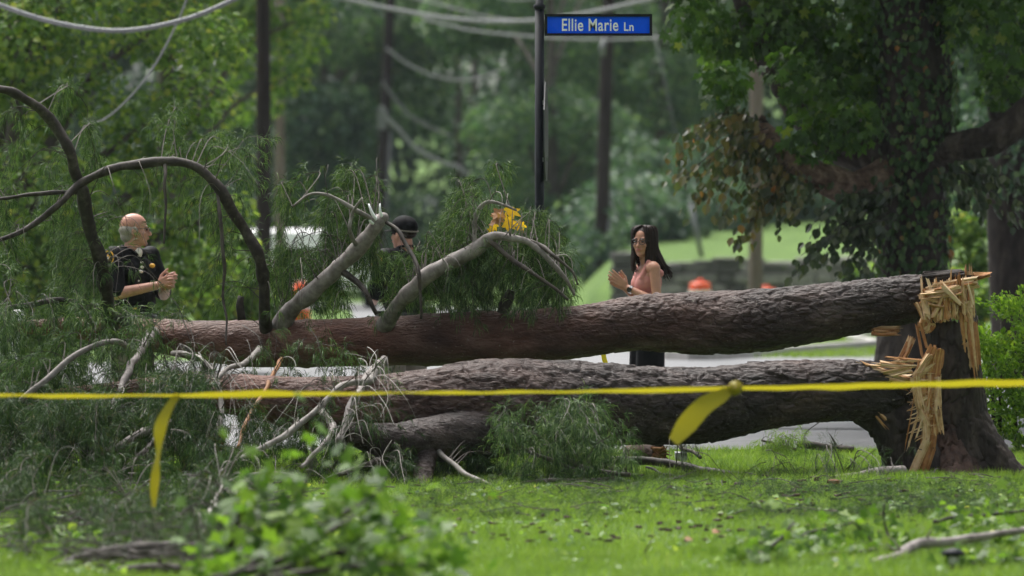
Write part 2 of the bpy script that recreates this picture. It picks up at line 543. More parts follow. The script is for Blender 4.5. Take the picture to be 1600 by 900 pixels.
M['tape'] = leafmat('caution_tape', [(0.0, (0.33, 0.275, 0.024)), (1.0, (0.37, 0.305, 0.026))], trans=0.45, rough=0.38, tint=1.0)
M['sign_black'] = plain('black_post_paint', (0.006, 0.008, 0.012), 0.5, spec=0.2)
M['sign_blue'] = plain('blue_sign_sheeting', (0.002, 0.10, 0.98), 0.6, var=0.02, spec=0.1)
M['sign_white'] = plain('white_lettering', (0.88, 0.9, 0.92), 0.5, var=0.02)
M['alu'] = plain('sign_back_metal', (0.03, 0.032, 0.036), 0.55)
M['pole_wood'] = surf('pole_wood', [(0.3, (0.011, 0.007, 0.0065)), (0.5, (0.019, 0.012, 0.011)), (0.7, (0.03, 0.02, 0.018))], scale=10, rough=0.85, bump=0.5, stretch=(1, 1, 0.1), dist=0.01)
M['pole_grey'] = surf('weathered_pole_wood', [(0.3, (0.10, 0.075, 0.06)), (0.7, (0.20, 0.16, 0.135))], scale=10, rough=0.85, bump=0.5, stretch=(1, 1, 0.1), dist=0.01)
M['cable'] = surf('cable_sheath', [(0.35, (0.21, 0.21, 0.224)), (0.65, (0.322, 0.322, 0.336))], scale=40, rough=0.45, bump=0.6, bscale=90, dist=0.01)
M['cable_dark'] = plain('dark_cable', (0.16, 0.16, 0.17), 0.5)
M['galv'] = plain('galvanised_metal', (0.17, 0.175, 0.18), 0.55, 0.3)
M['orange'] = plain('barrel_orange', (0.85, 0.10, 0.015), 0.4, var=0.05)
M['band_white'] = plain('reflective_white', (0.8, 0.8, 0.78), 0.35, var=0.04)
M['rubber'] = plain('black_rubber', (0.01, 0.01, 0.01), 0.7)
M['car_white'] = plain('white_car_paint', (0.80, 0.80, 0.80), 0.2, var=0.01, bump=0)
M['glass'] = plain('dark_glass', (0.02, 0.025, 0.03), 0.06, var=0.0, bump=0)
M['lamp_red'] = plain('tail_lamp', (0.4, 0.01, 0.01), 0.2, bump=0)
M['lamp_clear'] = plain('head_lamp', (0.7, 0.7, 0.7), 0.1, bump=0)
M['skin_w'] = plain('skin_warm', (0.45, 0.225, 0.15), 0.45, var=0.12, scale=16, spec=0.35)
M['skin_m'] = plain('skin_ruddy', (0.46, 0.225, 0.165), 0.45, var=0.22, scale=16, spec=0.35)
M['hair_dark'] = surf('dark_brown_hair', [(0.3, (0.008, 0.005, 0.004)), (0.7, (0.03, 0.016, 0.012))], scale=60, rough=0.5, spec=0.15, bump=0.4, bscale=200, stretch=(1, 1, 0.08), dist=0.004)
M['hair_grey'] = surf('short_grey_hair', [(0.3, (0.22, 0.19, 0.165)), (0.7, (0.36, 0.32, 0.28))], scale=90, rough=0.6, bump=0.6, bscale=250, dist=0.003)
M['top_pink'] = plain('dusty_pink_cloth', (0.50, 0.21, 0.185), 0.8, var=0.08)
M['cloth_black'] = plain('black_cloth', (0.0049, 0.0049, 0.00595), 0.75, var=0.2, spec=0.1)
M['uniform'] = plain('black_uniform_cloth', (0.0056, 0.0056, 0.00665), 0.65, var=0.25, spec=0.1)
M['khaki'] = plain('dark_khaki_cloth', (0.16, 0.135, 0.11), 0.8)
M['leather'] = plain('black_leather', (0.0048, 0.0048, 0.0048), 0.35)
M['gold'] = plain('gold_thread', (0.72, 0.38, 0.04), 0.6, var=0.15)
M['patch_white'] = plain('pale_thread', (0.75, 0.68, 0.62), 0.6)
M['frame_dark'] = plain('spectacle_frame', (0.015, 0.009, 0.007), 0.3)
M['steel'] = plain('watch_steel', (0.45, 0.45, 0.46), 0.25, 0.9)
M['eye'] = plain('eye_dark', (0.02, 0.014, 0.012), 0.15)
M['lip'] = plain('lip', (0.42, 0.13, 0.11), 0.4)
M['stone_block'] = plain('grey_block', (0.27, 0.28, 0.29), 0.8)

# ------------------------------------------------------------------ leaf templates (x along the leaf, unit length)
T_RHOMB = (np.array([[0, 0, 0], [0.5, 0.32, 0.1], [1, 0, -0.1], [0.5, -0.32, 0.1]]), [(0, 1, 2), (0, 2, 3)])
T_OVAL = (np.array([[0, 0, 0], [0.22, 0.3, 0.06], [0.6, 0.36, 0.04], [1.0, 0, -0.14], [0.6, -0.36, 0.04], [0.22, -0.3, 0.06]]),
          [(0, 1, 2), (0, 2, 3), (0, 3, 4), (0, 4, 5)])


def _maple():
    ang = [0, 14, 27, 42, 52, 66, 80, 100, 118, 150]
    rad = [1.0, 0.68, 0.46, 0.72, 0.86, 0.62, 0.40, 0.52, 0.58, 0.28]
    out = [(r * math.cos(R(a)), r * math.sin(R(a))) for a, r in zip(ang, rad)]
    pts = out + [(-0.12, 0.0)] + [(x, -y) for x, y in out[:0:-1]]
    v = np.array([[0, 0, 0.0]] + [[x, y, -0.16 * (x * x + y * y) + 0.05 * abs(y)] for x, y in pts])
    v[:, 0] += 0.12
    v *= 0.62
    n = len(pts)
    return v, [(0, 1 + i, 1 + (i + 1) % n) for i in range(n)]


T_MAPLE = _maple()


def scatter_leaves(mb, tmpl, pos, out, size, droop=0.35, face=0.5, jit=0.7):
    """leaves at pos, their faces towards `out` and the light, hanging a little"""
    n = len(pos)
    nr = unit(out * face + np.array([0, 0, 0.55]) + rdir(n) * jit)
    x = unit(np.cross(nr, rdir(n)) + np.array([0, 0, -droop]) + out * 0.25)
    mb.leaves(tmpl, pos, x, nr, size)


def clump_pts(c, r, n, inner=0.45):
    d = rdir(n)
    k = inner + (1 - inner) * rng.random(n) ** 0.5
    d[:, 2] *= 1.0
    return np.asarray(c) + d * np.asarray(r) * k[:, None], d


# ------------------------------------------------------------------ ground, road, hillside
WALL_Y, WALL_X0, WALL_X1 = 115.0, 2.45, 9.5


def sstep(a, b, x):
    t = np.clip((x - a) / (b - a), 0, 1)
    return t * t * (3 - 2 * t)


def ground_z(x, y):
    x, y = np.asarray(x, float), np.asarray(y, float)
    hill = sstep(0.7, 2.6, x) * (0.98 + np.clip(y - WALL_Y, 0, 60) * 0.036) * sstep(WALL_Y + 0.25, WALL_Y + 0.45, y)
    side = sstep(0.8, 2.6, x) * sstep(108, 117, y) * 0.5 * (1 - sstep(2.2, 2.6, x))
    far = np.clip(y - 175, 0, 200) * 0.06
    near = 0.02 * np.sin(x * 1.9 + 0.6) * np.sin(y * 0.8) * (1 - sstep(39.5, 41.2, y))
    return np.maximum(hill, side) + far + near


gx = np.concatenate([[-400, -200, -100, -50, -30], np.linspace(-20, 20, 141), [30, 50, 100, 200, 400]])
gy = np.concatenate([[-60, 0, 15], np.linspace(22, 44, 56), np.linspace(45, 110, 40), np.linspace(111, 180, 100), [200, 260, 350, 600]])
XX, YY = np.meshgrid(gx, gy)
gv = np.stack([XX, YY, ground_z(XX, YY)], -1).reshape(-1, 3)
nx, ny = len(gx), len(gy)
ii, jj = np.meshgrid(np.arange(nx - 1), np.arange(ny - 1))
gq = np.stack([jj * nx + ii, jj * nx + ii + 1, (jj + 1) * nx + ii + 1, (jj + 1) * nx + ii], -1).reshape(-1, 4)
MB().add(gv, None, gq).build('ground', M['lawn'], smooth=True, kind='structure', label='green lawn and grassy verges under the fallen trees')

road_poly = [(-60, 41.9), (60, 41.9), (60, 100), (9, 93), (5, 81), (3, 74.4), (2.3, 73.2), (1.9, 74.5), (1.7, 78), (1.7, 112), (0.6, 126), (-4, 140), (-14, 147),
             (-14, 141), (-7, 136), (-3.6, 126), (-3.2, 115), (-3.2, 76), (-3.6, 73), (-5, 72), (-60, 72)]
tess = geometry.tessellate_polygon([[Vector((x, y, 0)) for x, y in road_poly]])
road = MB().add([(x, y, 0.006) for x, y in road_poly], tess).build('road', M['asphalt'], kind='structure', label='wet pale grey asphalt road beyond the fallen trunks')
for k in range(1):
    sm = MB()
    a = P(1180, 672, 46.4); b = P(1420, 673, 46.3)
    sm.add([(a[0], 46.35, 0.010), (b[0], 46.25, 0.010), (b[0], 46.65, 0.010), (a[0], 46.75, 0.010)], None, [(0, 1, 2, 3)])
    sm.build('tar_seam', M['tar'], road)


def sweep_box(mb, path, w, h, z=0.0):
    path = np.asarray(path, float)
    t = unit(np.gradient(path, axis=0))
    nrm = np.stack([-t[:, 1], t[:, 0]], 1)
    v = []
    for p, n in zip(path, nrm):
        a, b = p + n * w / 2, p - n * w / 2
        v += [(a[0], a[1], z - 0.02), (a[0], a[1], z + h), (b[0], b[1], z + h), (b[0], b[1], z - 0.02)]
    q = []
    for i in range(len(path) - 1):
        for k in range(4):
            q.append((i * 4 + k, i * 4 + (k + 1) % 4, i * 4 + 4 + (k + 1) % 4, i * 4 + 4 + k))
    q += [(0, 3, 2, 1), (len(v) - 4, len(v) - 3, len(v) - 2, len(v) - 1)]
    mb.add(v, None, q)


kb = MB()
kp = crom(np.array([(40, 98, 0), (9, 93, 0), (5, 81, 0), (3, 74.4, 0), (2.3, 73.2, 0), (1.9, 74.5, 0), (1.7, 78, 0), (1.7, 95, 0), (1.7, 112, 0), (0.6, 126, 0)], float), step=0.6)[:, :2]
sweep_box(kb, kp + np.array([0.0, 0.0]), 0.16, 0.11)
kb.build('kerb', M['concrete'], kind='structure', label='pale concrete kerb round the grass corner')

# ------------------------------------------------------------------ grass (stuff)
gb = MB()


def grass_patch(n, x_of, ylo, yhi, hmin, hmax, w):
    y = rng.uniform(ylo, yhi, n)
    x = x_of(y, rng.random(n))
    dens = fbm(np.stack([x * 1.3, y * 0.7, np.zeros(n)], 1), 3)
    keep = rng.random(n) < 0.75 + 0.6 * dens
    x, y = x[keep], y[keep]
    n = len(x)
    z = ground_z(x, y)
    h = rng.uniform(hmin, hmax, n) * (1 + 0.45 * fbm(np.stack([x * 2.2, y * 1.1, np.ones(n)], 1), 9))
    lean = rng.normal(0, 0.55, (n, 2))
    b = np.stack([x, y, z - 0.004], 1)
    ang = rng.uniform(0, np.pi, n)
    sd = np.stack([np.cos(ang), np.sin(ang), np.zeros(n)], 1) * (w * rng.uniform(0.7, 1.3, n))[:, None] / 2
    tip = b + np.stack([lean[:, 0] * h, lean[:, 1] * h, h], 1)
    v = np.stack([b - sd, b + sd, tip], 1).reshape(-1, 3)
    gb.add(v, np.arange(n * 3).reshape(-1, 3))


grass_patch(325000, lambda y, u: (u * 2 - 1) * (0.094 * y + 0.9), 25.4, 41.85, 0.03, 0.065, 0.0065)
grass_patch(40000, lambda y, u: 2.2 + u * 7.0, 74.5, 93, 0.05, 0.09, 0.02)
gb.build('grass', M['grass'], kind='stuff', label='short wet grass blades of the lawn', cat='grass')

# ------------------------------------------------------------------ stone retaining wall, stone by stone
wall = thing('stone_wall', (WALL_X0, WALL_Y, 0), 'low grey fieldstone retaining wall along the far sloping lawn', 'wall')
MB().box(((WALL_X0 + WALL_X1) / 2, WALL_Y + 0.22, 0.42), (WALL_X1 - WALL_X0 - 0.1, 0.36, 1.0)).build('mortar_core', M['mortar'], wall)
protos = []
for k in range(6):
    bm = bmesh.new()
    bmesh.ops.create_cube(bm, size=1.0)
    bmesh.ops.bevel(bm, geom=bm.edges[:], offset=0.14, segments=1, affect='EDGES')
    for v in bm.verts:
        v.co += Vector(rng.uniform(-0.05, 0.05, 3))
    me = bpy.data.meshes.new('stone')
    bm.to_mesh(me); bm.free()
    me.materials.append(surf('wall_stone_tone', [(0.3, tuple(np.array((0.10, 0.095, 0.09)) * (0.6 + 0.32 * k))), (0.7, tuple(np.array((0.20, 0.19, 0.175)) * (0.6 + 0.32 * k)))], scale=2.2, rough=0.85, bump=0.7, bscale=18, dist=0.03))
    protos.append(me)


def stone(c, s):
    o = bpy.data.objects.new('stone', protos[random.randrange(6)])
    COL.objects.link(o)
    o.location = c
    o.scale = s
    o.rotation_euler = (random.choice((0, math.pi)), 0, random.choice((0, math.pi)))
    attach(o, wall)
    return o


z = 0.0
for course, hh in enumerate((0.24, 0.22, 0.2, 0.22, 0.18)):
    x = WALL_X0 + random.uniform(-0.1, 0.1)
    while x < WALL_X1:
        w = random.uniform(0.28, 0.62)
        stone((x + w / 2, WALL_Y + random.uniform(-0.02, 0.03), z + hh / 2), (w * 1.0, 0.34, hh * 1.0))
        x += w
    z += hh
x = WALL_X0 - 0.05
while x < WALL_X1:                                    # rough coping
    w = random.uniform(0.35, 0.75)
    hh = random.uniform(0.08, 0.2) * (0.7 + 0.5 * (x - WALL_X0) / 7)
    stone((x + w / 2, WALL_Y + 0.1, 1.04 + hh / 2), (w, 0.5, hh))
    x += w
for k in range(5):                                    # end pier
    stone((WALL_X0 - 0.2, WALL_Y, 0.13 + 0.26 * k), (0.5, 0.5, 0.27))

# ------------------------------------------------------------------ trees behind
def make_tree(name, base, height, r_trunk, clumps, leaf, mat, tmpl, label, n_per, group=None, bark='tree_bark', lean=(0, 0), face=0.5, limbs=True):
    """clumps: list of (centre, radii); trunk with a limb to every few clumps"""
    base = np.asarray(base, float)
    t = thing(name, base, label, 'tree', group)
    top = base + np.array([lean[0], lean[1], height * 0.8])
    tp = crom(np.vstack([np.r_[base - [0, 0, 0.1], r_trunk * 1.35], np.r_[base + [0, 0, 0.4], r_trunk * 1.02],
                         np.r_[base * 0.55 + top * 0.45 + rng.normal(0, 0.12, 3), r_trunk * 0.75], np.r_[top, r_trunk * 0.25]]), step=0.5)
    tk = MB().tube(tp[:, :3], tp[:, 3], 10)
    if limbs:
        for c, r in clumps[::2]:
            c = np.asarray(c)
            k = np.clip((c[2] - base[2] - 0.8) / (height * 0.8), 0.12, 0.9)
            i = int(k * (len(tp) - 1) * 0.85)
            a = tp[i]
            mid = a[:3] * 0.5 + c * 0.5 + np.array([0, 0, 0.15 * np.linalg.norm(c - a[:3])])
            lp = crom(np.vstack([np.r_[a[:3], a[3] * 0.5], np.r_[mid, a[3] * 0.28], np.r_[c, 0.015]]), n=5)
            tk.tube(lp[:, :3], lp[:, 3], 6)
    tk.build('trunk', M[bark], t, smooth=True)
    cr = MB()
    vols = [float(np.prod(r)) ** (2 / 3) for _, r in clumps]
    tot = sum(vols)
    for (c, r), v in zip(clumps, vols):
        n = max(20, int(n_per * v / tot))
        p, d = clump_pts(c, r, n)
        keep = p[:, 2] > ground_z(p[:, 0], p[:, 1]) + 0.03
        p, d = p[keep], d[keep]
        scatter_leaves(cr, tmpl, p, d, leaf * rng.uniform(0.6, 1.35, len(p)), face=face)
    cr.build('crown', M[mat], t, kind=None)
    return t


def clumps_px(specs, Y, dY):
    """(px, py, radius px) on the picture at distance Y, given real size and a spread in depth"""
    s = F / Y
    out = []
    for px, py, rp in specs:
        yy = Y + random.uniform(-dY, dY)
        c = P(px, py, yy)
        out.append((c, np.array([rp / s, rp / s * 0.9, rp / s * 0.75]) * random.uniform(0.9, 1.15)))
    return out


def rand_clumps(c, r, n, rr):
    out = []
    for k in range(n):
        d = rdir(1)[0]
        p = np.asarray(c) + d * np.asarray(r) * (0.35 + 0.65 * random.random() ** 0.5)
        q = random.uniform(*rr)
        out.append((p, np.array([q, q, q * 0.75])))
    return out


# vine-hung trees on the left
sp = [(30, 60, 95), (120, 20, 90), (250, 40, 80), (330, 60, 70), (20, 190, 90), (120, 130, 80), (230, 190, 75), (300, 150, 60), (60, 300, 95), (170, 280, 85), (270, 270, 75),
      (320, 240, 55), (40, 420, 95), (130, 390, 85), (230, 370, 80), (310, 350, 60), (80, 500, 90), (200, 480, 85), (300, 470, 75), (350, 420, 45), (360, 330, 40), (-60, 100, 110), (-70, 260, 110), (-60, 420, 110)]
cl = clumps_px(sp, 60, 1.2)
cl += rand_clumps((-6.0, 61.5, 6.2), (2.6, 2.4, 2.6), 26, (0.6, 1.0))
make_tree('vine_covered_tree', (-5.3, 60.8, 0), 9, 0.24, cl, 0.085, 'bright_leaf', T_OVAL, 'broad bright green tree draped in vines behind the bald officer', 50000)
sp = [(430, 20, 60), (470, 70, 45), (450, 120, 40), (380, 30, 60), (340, 100, 55), (400, 90, 45), (490, 20, 35), (420, 160, 30), (360, 170, 40)]
cl = clumps_px(sp, 92, 1.0)
cl += rand_clumps((-5.0, 92, 6.9), (2.4, 2.0, 2.2), 20, (0.6, 1.0))
make_tree('roadside_tree', (-5.6, 92.5, 0), 10.5, 0.2, cl, 0.11, 'bright_leaf', T_OVAL, 'yellow-green tree reaching past the dark utility pole', 16000)
sp = [(300, 440, 60), (350, 470, 50), (390, 440, 36), (370, 390, 36), (400, 480, 36), (340, 400, 40)]
sh = clumps_px(sp, 66, 0.8)
make_tree('leafy_shrub', (-3.55, 66, 0), 1.6, 0.05, sh, 0.09, 'bright_leaf', T_OVAL, 'fresh green shrub at the foot of the dark utility pole', 8000)

# trees in the middle distance
mids = [
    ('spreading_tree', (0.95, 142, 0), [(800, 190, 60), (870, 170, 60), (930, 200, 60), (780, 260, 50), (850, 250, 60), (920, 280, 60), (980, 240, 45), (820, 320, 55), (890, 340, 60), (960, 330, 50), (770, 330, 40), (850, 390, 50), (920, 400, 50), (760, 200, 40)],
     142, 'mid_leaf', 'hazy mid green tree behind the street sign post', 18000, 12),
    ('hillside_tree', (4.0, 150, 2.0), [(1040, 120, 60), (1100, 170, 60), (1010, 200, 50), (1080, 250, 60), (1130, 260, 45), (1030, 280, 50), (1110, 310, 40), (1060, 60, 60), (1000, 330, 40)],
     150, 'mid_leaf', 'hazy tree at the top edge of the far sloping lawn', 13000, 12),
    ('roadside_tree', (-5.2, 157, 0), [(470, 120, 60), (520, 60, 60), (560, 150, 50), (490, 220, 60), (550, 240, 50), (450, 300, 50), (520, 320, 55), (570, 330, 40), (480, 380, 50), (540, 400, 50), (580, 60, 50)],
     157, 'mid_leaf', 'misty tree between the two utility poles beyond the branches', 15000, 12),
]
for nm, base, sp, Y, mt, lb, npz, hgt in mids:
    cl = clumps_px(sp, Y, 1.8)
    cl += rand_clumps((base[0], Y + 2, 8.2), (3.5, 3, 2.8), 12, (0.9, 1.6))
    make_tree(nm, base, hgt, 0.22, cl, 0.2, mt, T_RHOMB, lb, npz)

# the far wood, one mass
wd = MB()
wt = MB()
for k in range(270):
    yy = random.uniform(152, 192)
    xx = random.uniform(-0.15, 0.15) * yy if k < 225 else random.choice((-1, 1)) * random.uniform(0.15, 0.24) * yy
    if xx > 2 and yy < 158:
        yy += 12
    zz = float(ground_z(xx, yy)) + random.uniform(0.3, 13)
    q = random.uniform(1.2, 2.6)
    p, d = clump_pts((xx, yy, zz), (q, q, q * 0.75), 640)
    p = p[p[:, 2] > 0.1]
    scatter_leaves(wd, T_RHOMB, p, d[:len(p)], 0.35 * rng.uniform(0.6, 1.3, len(p)))
for gx_ in np.arange(-32, 32.1, 2.1):                      # closed back of the wood
    for gz_ in np.arange(0.5, 15, 1.9):
        c = np.array([gx_ + random.uniform(-.6, .6), 200 + random.uniform(-3, 3), gz_ + 1.4 + random.uniform(-.5, .5)])
        p, d = clump_pts(c, (1.9, 1.6, 1.5), 230, 0.1)
        scatter_leaves(wd, T_RHOMB, p, d, 0.5 * rng.uniform(0.6, 1.3, len(p)))
for k in range(150):                                        # unseen leaf clumps added behind and beside the camera to block low sky light
    a_ = R(random.uniform(118, 422))
    if 55 < math.degrees(a_) % 360 < 125:
        continue
    c = np.array([34 * math.cos(a_) * random.uniform(0.95, 1.2), 22 + 36 * math.sin(a_) * random.uniform(0.95, 1.2), random.uniform(1.5, 12.5)])
    p, d = clump_pts(c, (2.6, 2.6, 2.0), 130, 0.1)
    p, d = p[p[:, 2] > 0.2], d[p[:, 2] > 0.2]
    scatter_leaves(wd, T_RHOMB, p, d, 0.8 * rng.uniform(0.6, 1.3, len(p)))
for k in range(34):
    yy = random.uniform(172, 190); xx = random.uniform(-0.14, 0.14) * yy
    tp = crom(np.array([[xx, yy, -0.2, 0.15], [xx + random.uniform(-.3, .3), yy, 6, 0.11], [xx + random.uniform(-.9, .9), yy, 12, 0.05]]), n=4)
    wt.tube(tp[:, :3], tp[:, 3], 7)
wo_ = wd.build('woodland', M['dark_leaf'], kind='stuff', label='dense misty deciduous wood filling the far background, plus an unseen ring added to block low light', cat='woodland')
wt.build('tree_trunks', M['tree_bark'], wo_, smooth=True)
tag(bpy.data.objects['tree_trunks'], kind='stuff')

ub_ = MB()
for k in range(64):
    t_ = random.random()
    px_ = 930 + 380 * t_ + random.uniform(-10, 10); yy = 122.5 + 25 * t_ + random.uniform(0.3, 6)
    q = random.uniform(0.5, 1.1)
    xx = (px_ - 800) / F * yy
    p, d = clump_pts((xx, yy + q * 0.6, float(ground_z(xx, yy)) + q * random.uniform(0.3, 1.6)), (q, q, q * 0.9), 420, 0.3)
    scatter_leaves(ub_, T_RHOMB, p, d, 0.2 * rng.uniform(0.6, 1.3, len(p)))
ub_.build('undergrowth', M['dark_leaf'], kind='stuff', label='dark green undergrowth along the upper edge of the far lawn', cat='undergrowth')

# right-hand background: dark trunk, bright shrubs
sp = [(1570, 300, 60), (1640, 260, 90), (1530, 250, 60), (1600, 180, 80), (1540, 140, 70), (1500, 320, 30)]
cl = clumps_px(sp, 62, 0.8) + rand_clumps((6.6, 63, 5.2), (3.0, 2.2, 1.8), 20, (0.7, 1.1))
make_tree('dark_trunked_tree', (5.52, 62, 0), 7.5, 0.3, cl, 0.10, 'dark_leaf', T_OVAL, 'tree with a nearly black trunk behind the juniper hedge', 9000, bark='stump_bark', lean=(0.1, 0))
sp = [(1500, 400, 45), (1520, 440, 40), (1470, 440, 45), (1510, 350, 40), (1545, 470, 45), (1360, 470, 40), (1400, 500, 45), (1490, 500, 50), (1345, 430, 24)]
make_tree('sunlit_shrub', (5.3, 70, 0), 2.0, 0.06, clumps_px(sp, 70, 0.6), 0.085, 'bright_leaf', T_OVAL, 'yellow-green shrub glowing between the ivy tree and the dark trunk', 5000)
cl = rand_clumps((9.5, 84, 4.6), (4.2, 2.5, 3.6), 46, (0.8, 1.3))
make_tree('shade_tree', (9.6, 84, 0), 8.5, 0.25, cl, 0.14, 'dark_leaf', T_RHOMB, 'dark green shade tree behind the ivy-covered trunk', 14000)

# ------------------------------------------------------------------ ivy-covered tree on the right
IY = 50.0
ivy = thing('ivy_covered_tree', P(1430, 652, IY), 'large dark tree with ivy up its trunk behind the stump', 'tree')
s_i = F / IY


def px_path(rows, Y=None):
    """rows of (px, py, Y, radius in px) -> world x, y, z, r"""
    return np.array([np.r_[P(a, b, c), d * c / F] for a, b, c, d in rows])


def bark_tube(mb, rows, step, nth, plate, amp_fn, seed, lump=0.02, along=None, flare=None, whorls=()):
    """tube with real bark relief; plate = (cells per metre along, across); amp_fn(fraction) -> relief in metres"""
    pr = crom(rows, step=step)
    pts, rad = pr[:, :3], pr[:, 3]
    t, u, w = frames(pts)
    L = np.r_[0, np.cumsum(np.linalg.norm(np.diff(pts, axis=0), axis=1))]
    th = np.linspace(0, 2 * np.pi, nth, endpoint=False)
    A, TH = np.meshgrid(L, th, indexing='ij')
    RR = np.repeat(rad[:, None], nth, 1)
    r0 = float(np.mean(rad))
    c3 = np.stack([A.ravel(), np.cos(TH).ravel() * r0, np.sin(TH).ravel() * r0], 1)
    warp = np.stack([vnoise(c3 * 9, seed + 31), vnoise(c3 * 9, seed + 32), vnoise(c3 * 9, seed + 33)], 1) * 0.35
    q = c3 * np.array([plate[0], plate[1], plate[1]]) + warp
    f1, f2, cid = worley(q, seed)
    edge = np.clip((f2 - f1) / 0.10, 0, 1)
    fine = fbm(c3 * np.array([26, 48, 48]), seed + 7, 3)
    big = fbm(c3 * np.array([2.2, 4, 4]), seed + 9, 2)
    frac = (A / L[-1]).ravel()
    amp = amp_fn(frac)
    lay = vnoise(np.stack([c3[:, 0] * 11, c3[:, 1] * 60, c3[:, 2] * 60], 1), seed + 3)
    disp = amp * (edge * (0.65 + 0.8 * cid) - 0.7) + amp * (0.5 * fine + 0.15 * lay) + lump * big
    for wq in whorls:                                        # swollen branch whorls
        disp = disp + np.exp(-((frac - wq) / 0.008) ** 2) * (0.006 + 0.010 * np.maximum(0, vnoise(c3 * 22, seed + 55)))
    rr = RR.ravel() + disp
    if flare is not None:
        rr = rr * flare(A.ravel(), TH.ravel())
    rr = rr.reshape(A.shape)
    ring = pts[:, None, :] + rr[:, :, None] * (np.cos(TH)[:, :, None] * u[:, None, :] + np.sin(TH)[:, :, None] * w[:, None, :])
    n = len(pts)
    i = np.arange(n - 1)[:, None] * nth
    j = np.arange(nth)[None, :]
    qd = np.stack([i + j, i + (j + 1) % nth, i + nth + (j + 1) % nth, i + nth + j], -1).reshape(-1, 4)
    at = along(frac) if along is not None else None
    mb.add(ring.reshape(-1, 3), None, qd, at)
    return pr, ring


tr_rows = px_path([(1436, 700, IY, 86), (1434, 620, IY, 74), (1430, 500, IY, 56), (1428, 400, IY, 50), (1428, 280, IY, 50), (1428, 180, IY, 56), (1424, 80, IY, 58), (1412, -60, IY, 58), (1400, -300, IY, 50), (1395, -650, IY, 34), (1400, -1000, IY, 12)])
tb = MB()
trunk_pr, trunk_ring = bark_tube(tb, tr_rows, 0.03, 64, (5, 14), lambda f: 0.02 + 0 * f, 41, lump=0.03)
tb.build('trunk', M['ivy_bark'], ivy, smooth=True)
limb_specs = [
    ([(1410, 262, IY, 36), (1368, 284, IY - .1, 28), (1335, 293, IY - .2, 22), (1300, 283, IY - .3, 24), (1268, 266, IY - .45, 19), (1240, 250, IY - .5, 21), (1214, 228, IY - .6, 16), (1198, 214, IY - .6, 17), (1188, 192, IY - .6, 8), (1192, 180, IY - .6, 4)], 'bare_limb'),
    ([(1415, 230, IY, 44), (1350, 232, IY + .3, 40), (1290, 200, IY + .4, 36), (1235, 130, IY + .5, 32), (1195, 60, IY + .5, 28), (1165, -40, IY + .6, 24), (1130, -250, IY + .7, 14)], 'ivy_bark'),
    ([(1440, 250, IY, 40), (1500, 232, IY - .2, 27), (1550, 218, IY - .3, 22), (1600, 180, IY - .4, 19), (1680, 90, IY - .5, 14)], 'ivy_bark'),
    ([(1420, -100, IY, 34), (1500, -260, IY, 24), (1640, -420, IY - .3, 12)], 'ivy_bark'),
    ([(1415, -160, IY, 30), (1380, -300, IY - 1, 20), (1360, -420, IY - 2, 9)], 'ivy_bark'),
]
for rows, mt in limb_specs:
    b_ = MB()
    bark_tube(b_, px_path(rows), 0.018, 56, (6, 16), lambda f: 0.02 + 0 * f, random.randrange(999), lump=0.035)
    b_.build('limb', M[mt], ivy, smooth=True)
# ivy on the trunk and on the limbs
iv = MB()
vv = trunk_ring.reshape(-1, 3)
sel = rng.choice(len(vv), 9500)
p = vv[sel]
cen = np.stack([np.interp(p[:, 2], tr_pz, tr_px) for tr_pz, tr_px in [(trunk_pr[:, 2], trunk_pr[:, 0])]], 1)[:, 0]
o_ = unit(np.stack([p[:, 0] - cen, p[:, 1] - IY, np.zeros(len(p))], 1))
dens = fbm(p * np.array([3, 3, 1.6]), 77)
keep = (dens > -0.25) & (p[:, 2] > 1.0)
p, o_ = p[keep], o_[keep]
p = p + o_ * rng.uniform(0.0, 0.06, len(p))[:, None]
nr = unit(o_ + rdir(len(p)) * 0.45 + [0, 0, 0.35])
xd = unit(np.array([0, 0, -1.0]) + rdir(len(p)) * 0.55)
iv.leaves(T_OVAL, p, xd, nr, rng.uniform(0.04, 0.095, len(p)))
iv.build('ivy', M['ivy'], ivy)
# crown: maple leaves hanging into the picture, and the canopy above it
cr = MB()
for px, py, rp, n in [(1090, 40, 60, 130), (1150, 60, 70, 200), (1230, 40, 80, 260), (1310, 60, 80, 240), (1130, 130, 50, 110), (1290, 150, 75, 240), (1340, 110, 60, 180), (1240, 110, 50, 110), (1270, 210, 55, 150),
                      (1330, 190, 55, 150), (1560, 40, 90, 260), (1500, 20, 60, 150), (1580, 130, 60, 150), (1210, -20, 90, 260), (1080, -30, 60, 120), (1370, 20, 60, 140), (1320, 250, 30, 50), (1450, -60, 90, 200)]:
    c = P(px, py, IY + random.uniform(-1.2, 0.8))
    q = rp / s_i
    p, d = clump_pts(c, (q, q * 1.1, q * 0.8), n, 0.2)
    scatter_leaves(cr, T_MAPLE, p, d, rng.uniform(0.09, 0.16, len(p)), droop=0.9, jit=0.5)
cr.build('crown', M['maple'], ivy)
can = MB()
for c, r in rand_clumps((4.4, IY - 0.4, 6.6), (4.1, 4.6, 2.3), 130, (0.7, 1.1)):
    p, d = clump_pts(c, r, 200, 0.2)
    scatter_leaves(can, T_RHOMB, p, d, rng.uniform(0.16, 0.27, len(p)))
can.build('canopy', M['maple'], ivy)
# leafy twigs: olive-orange cluster and dark round leaves


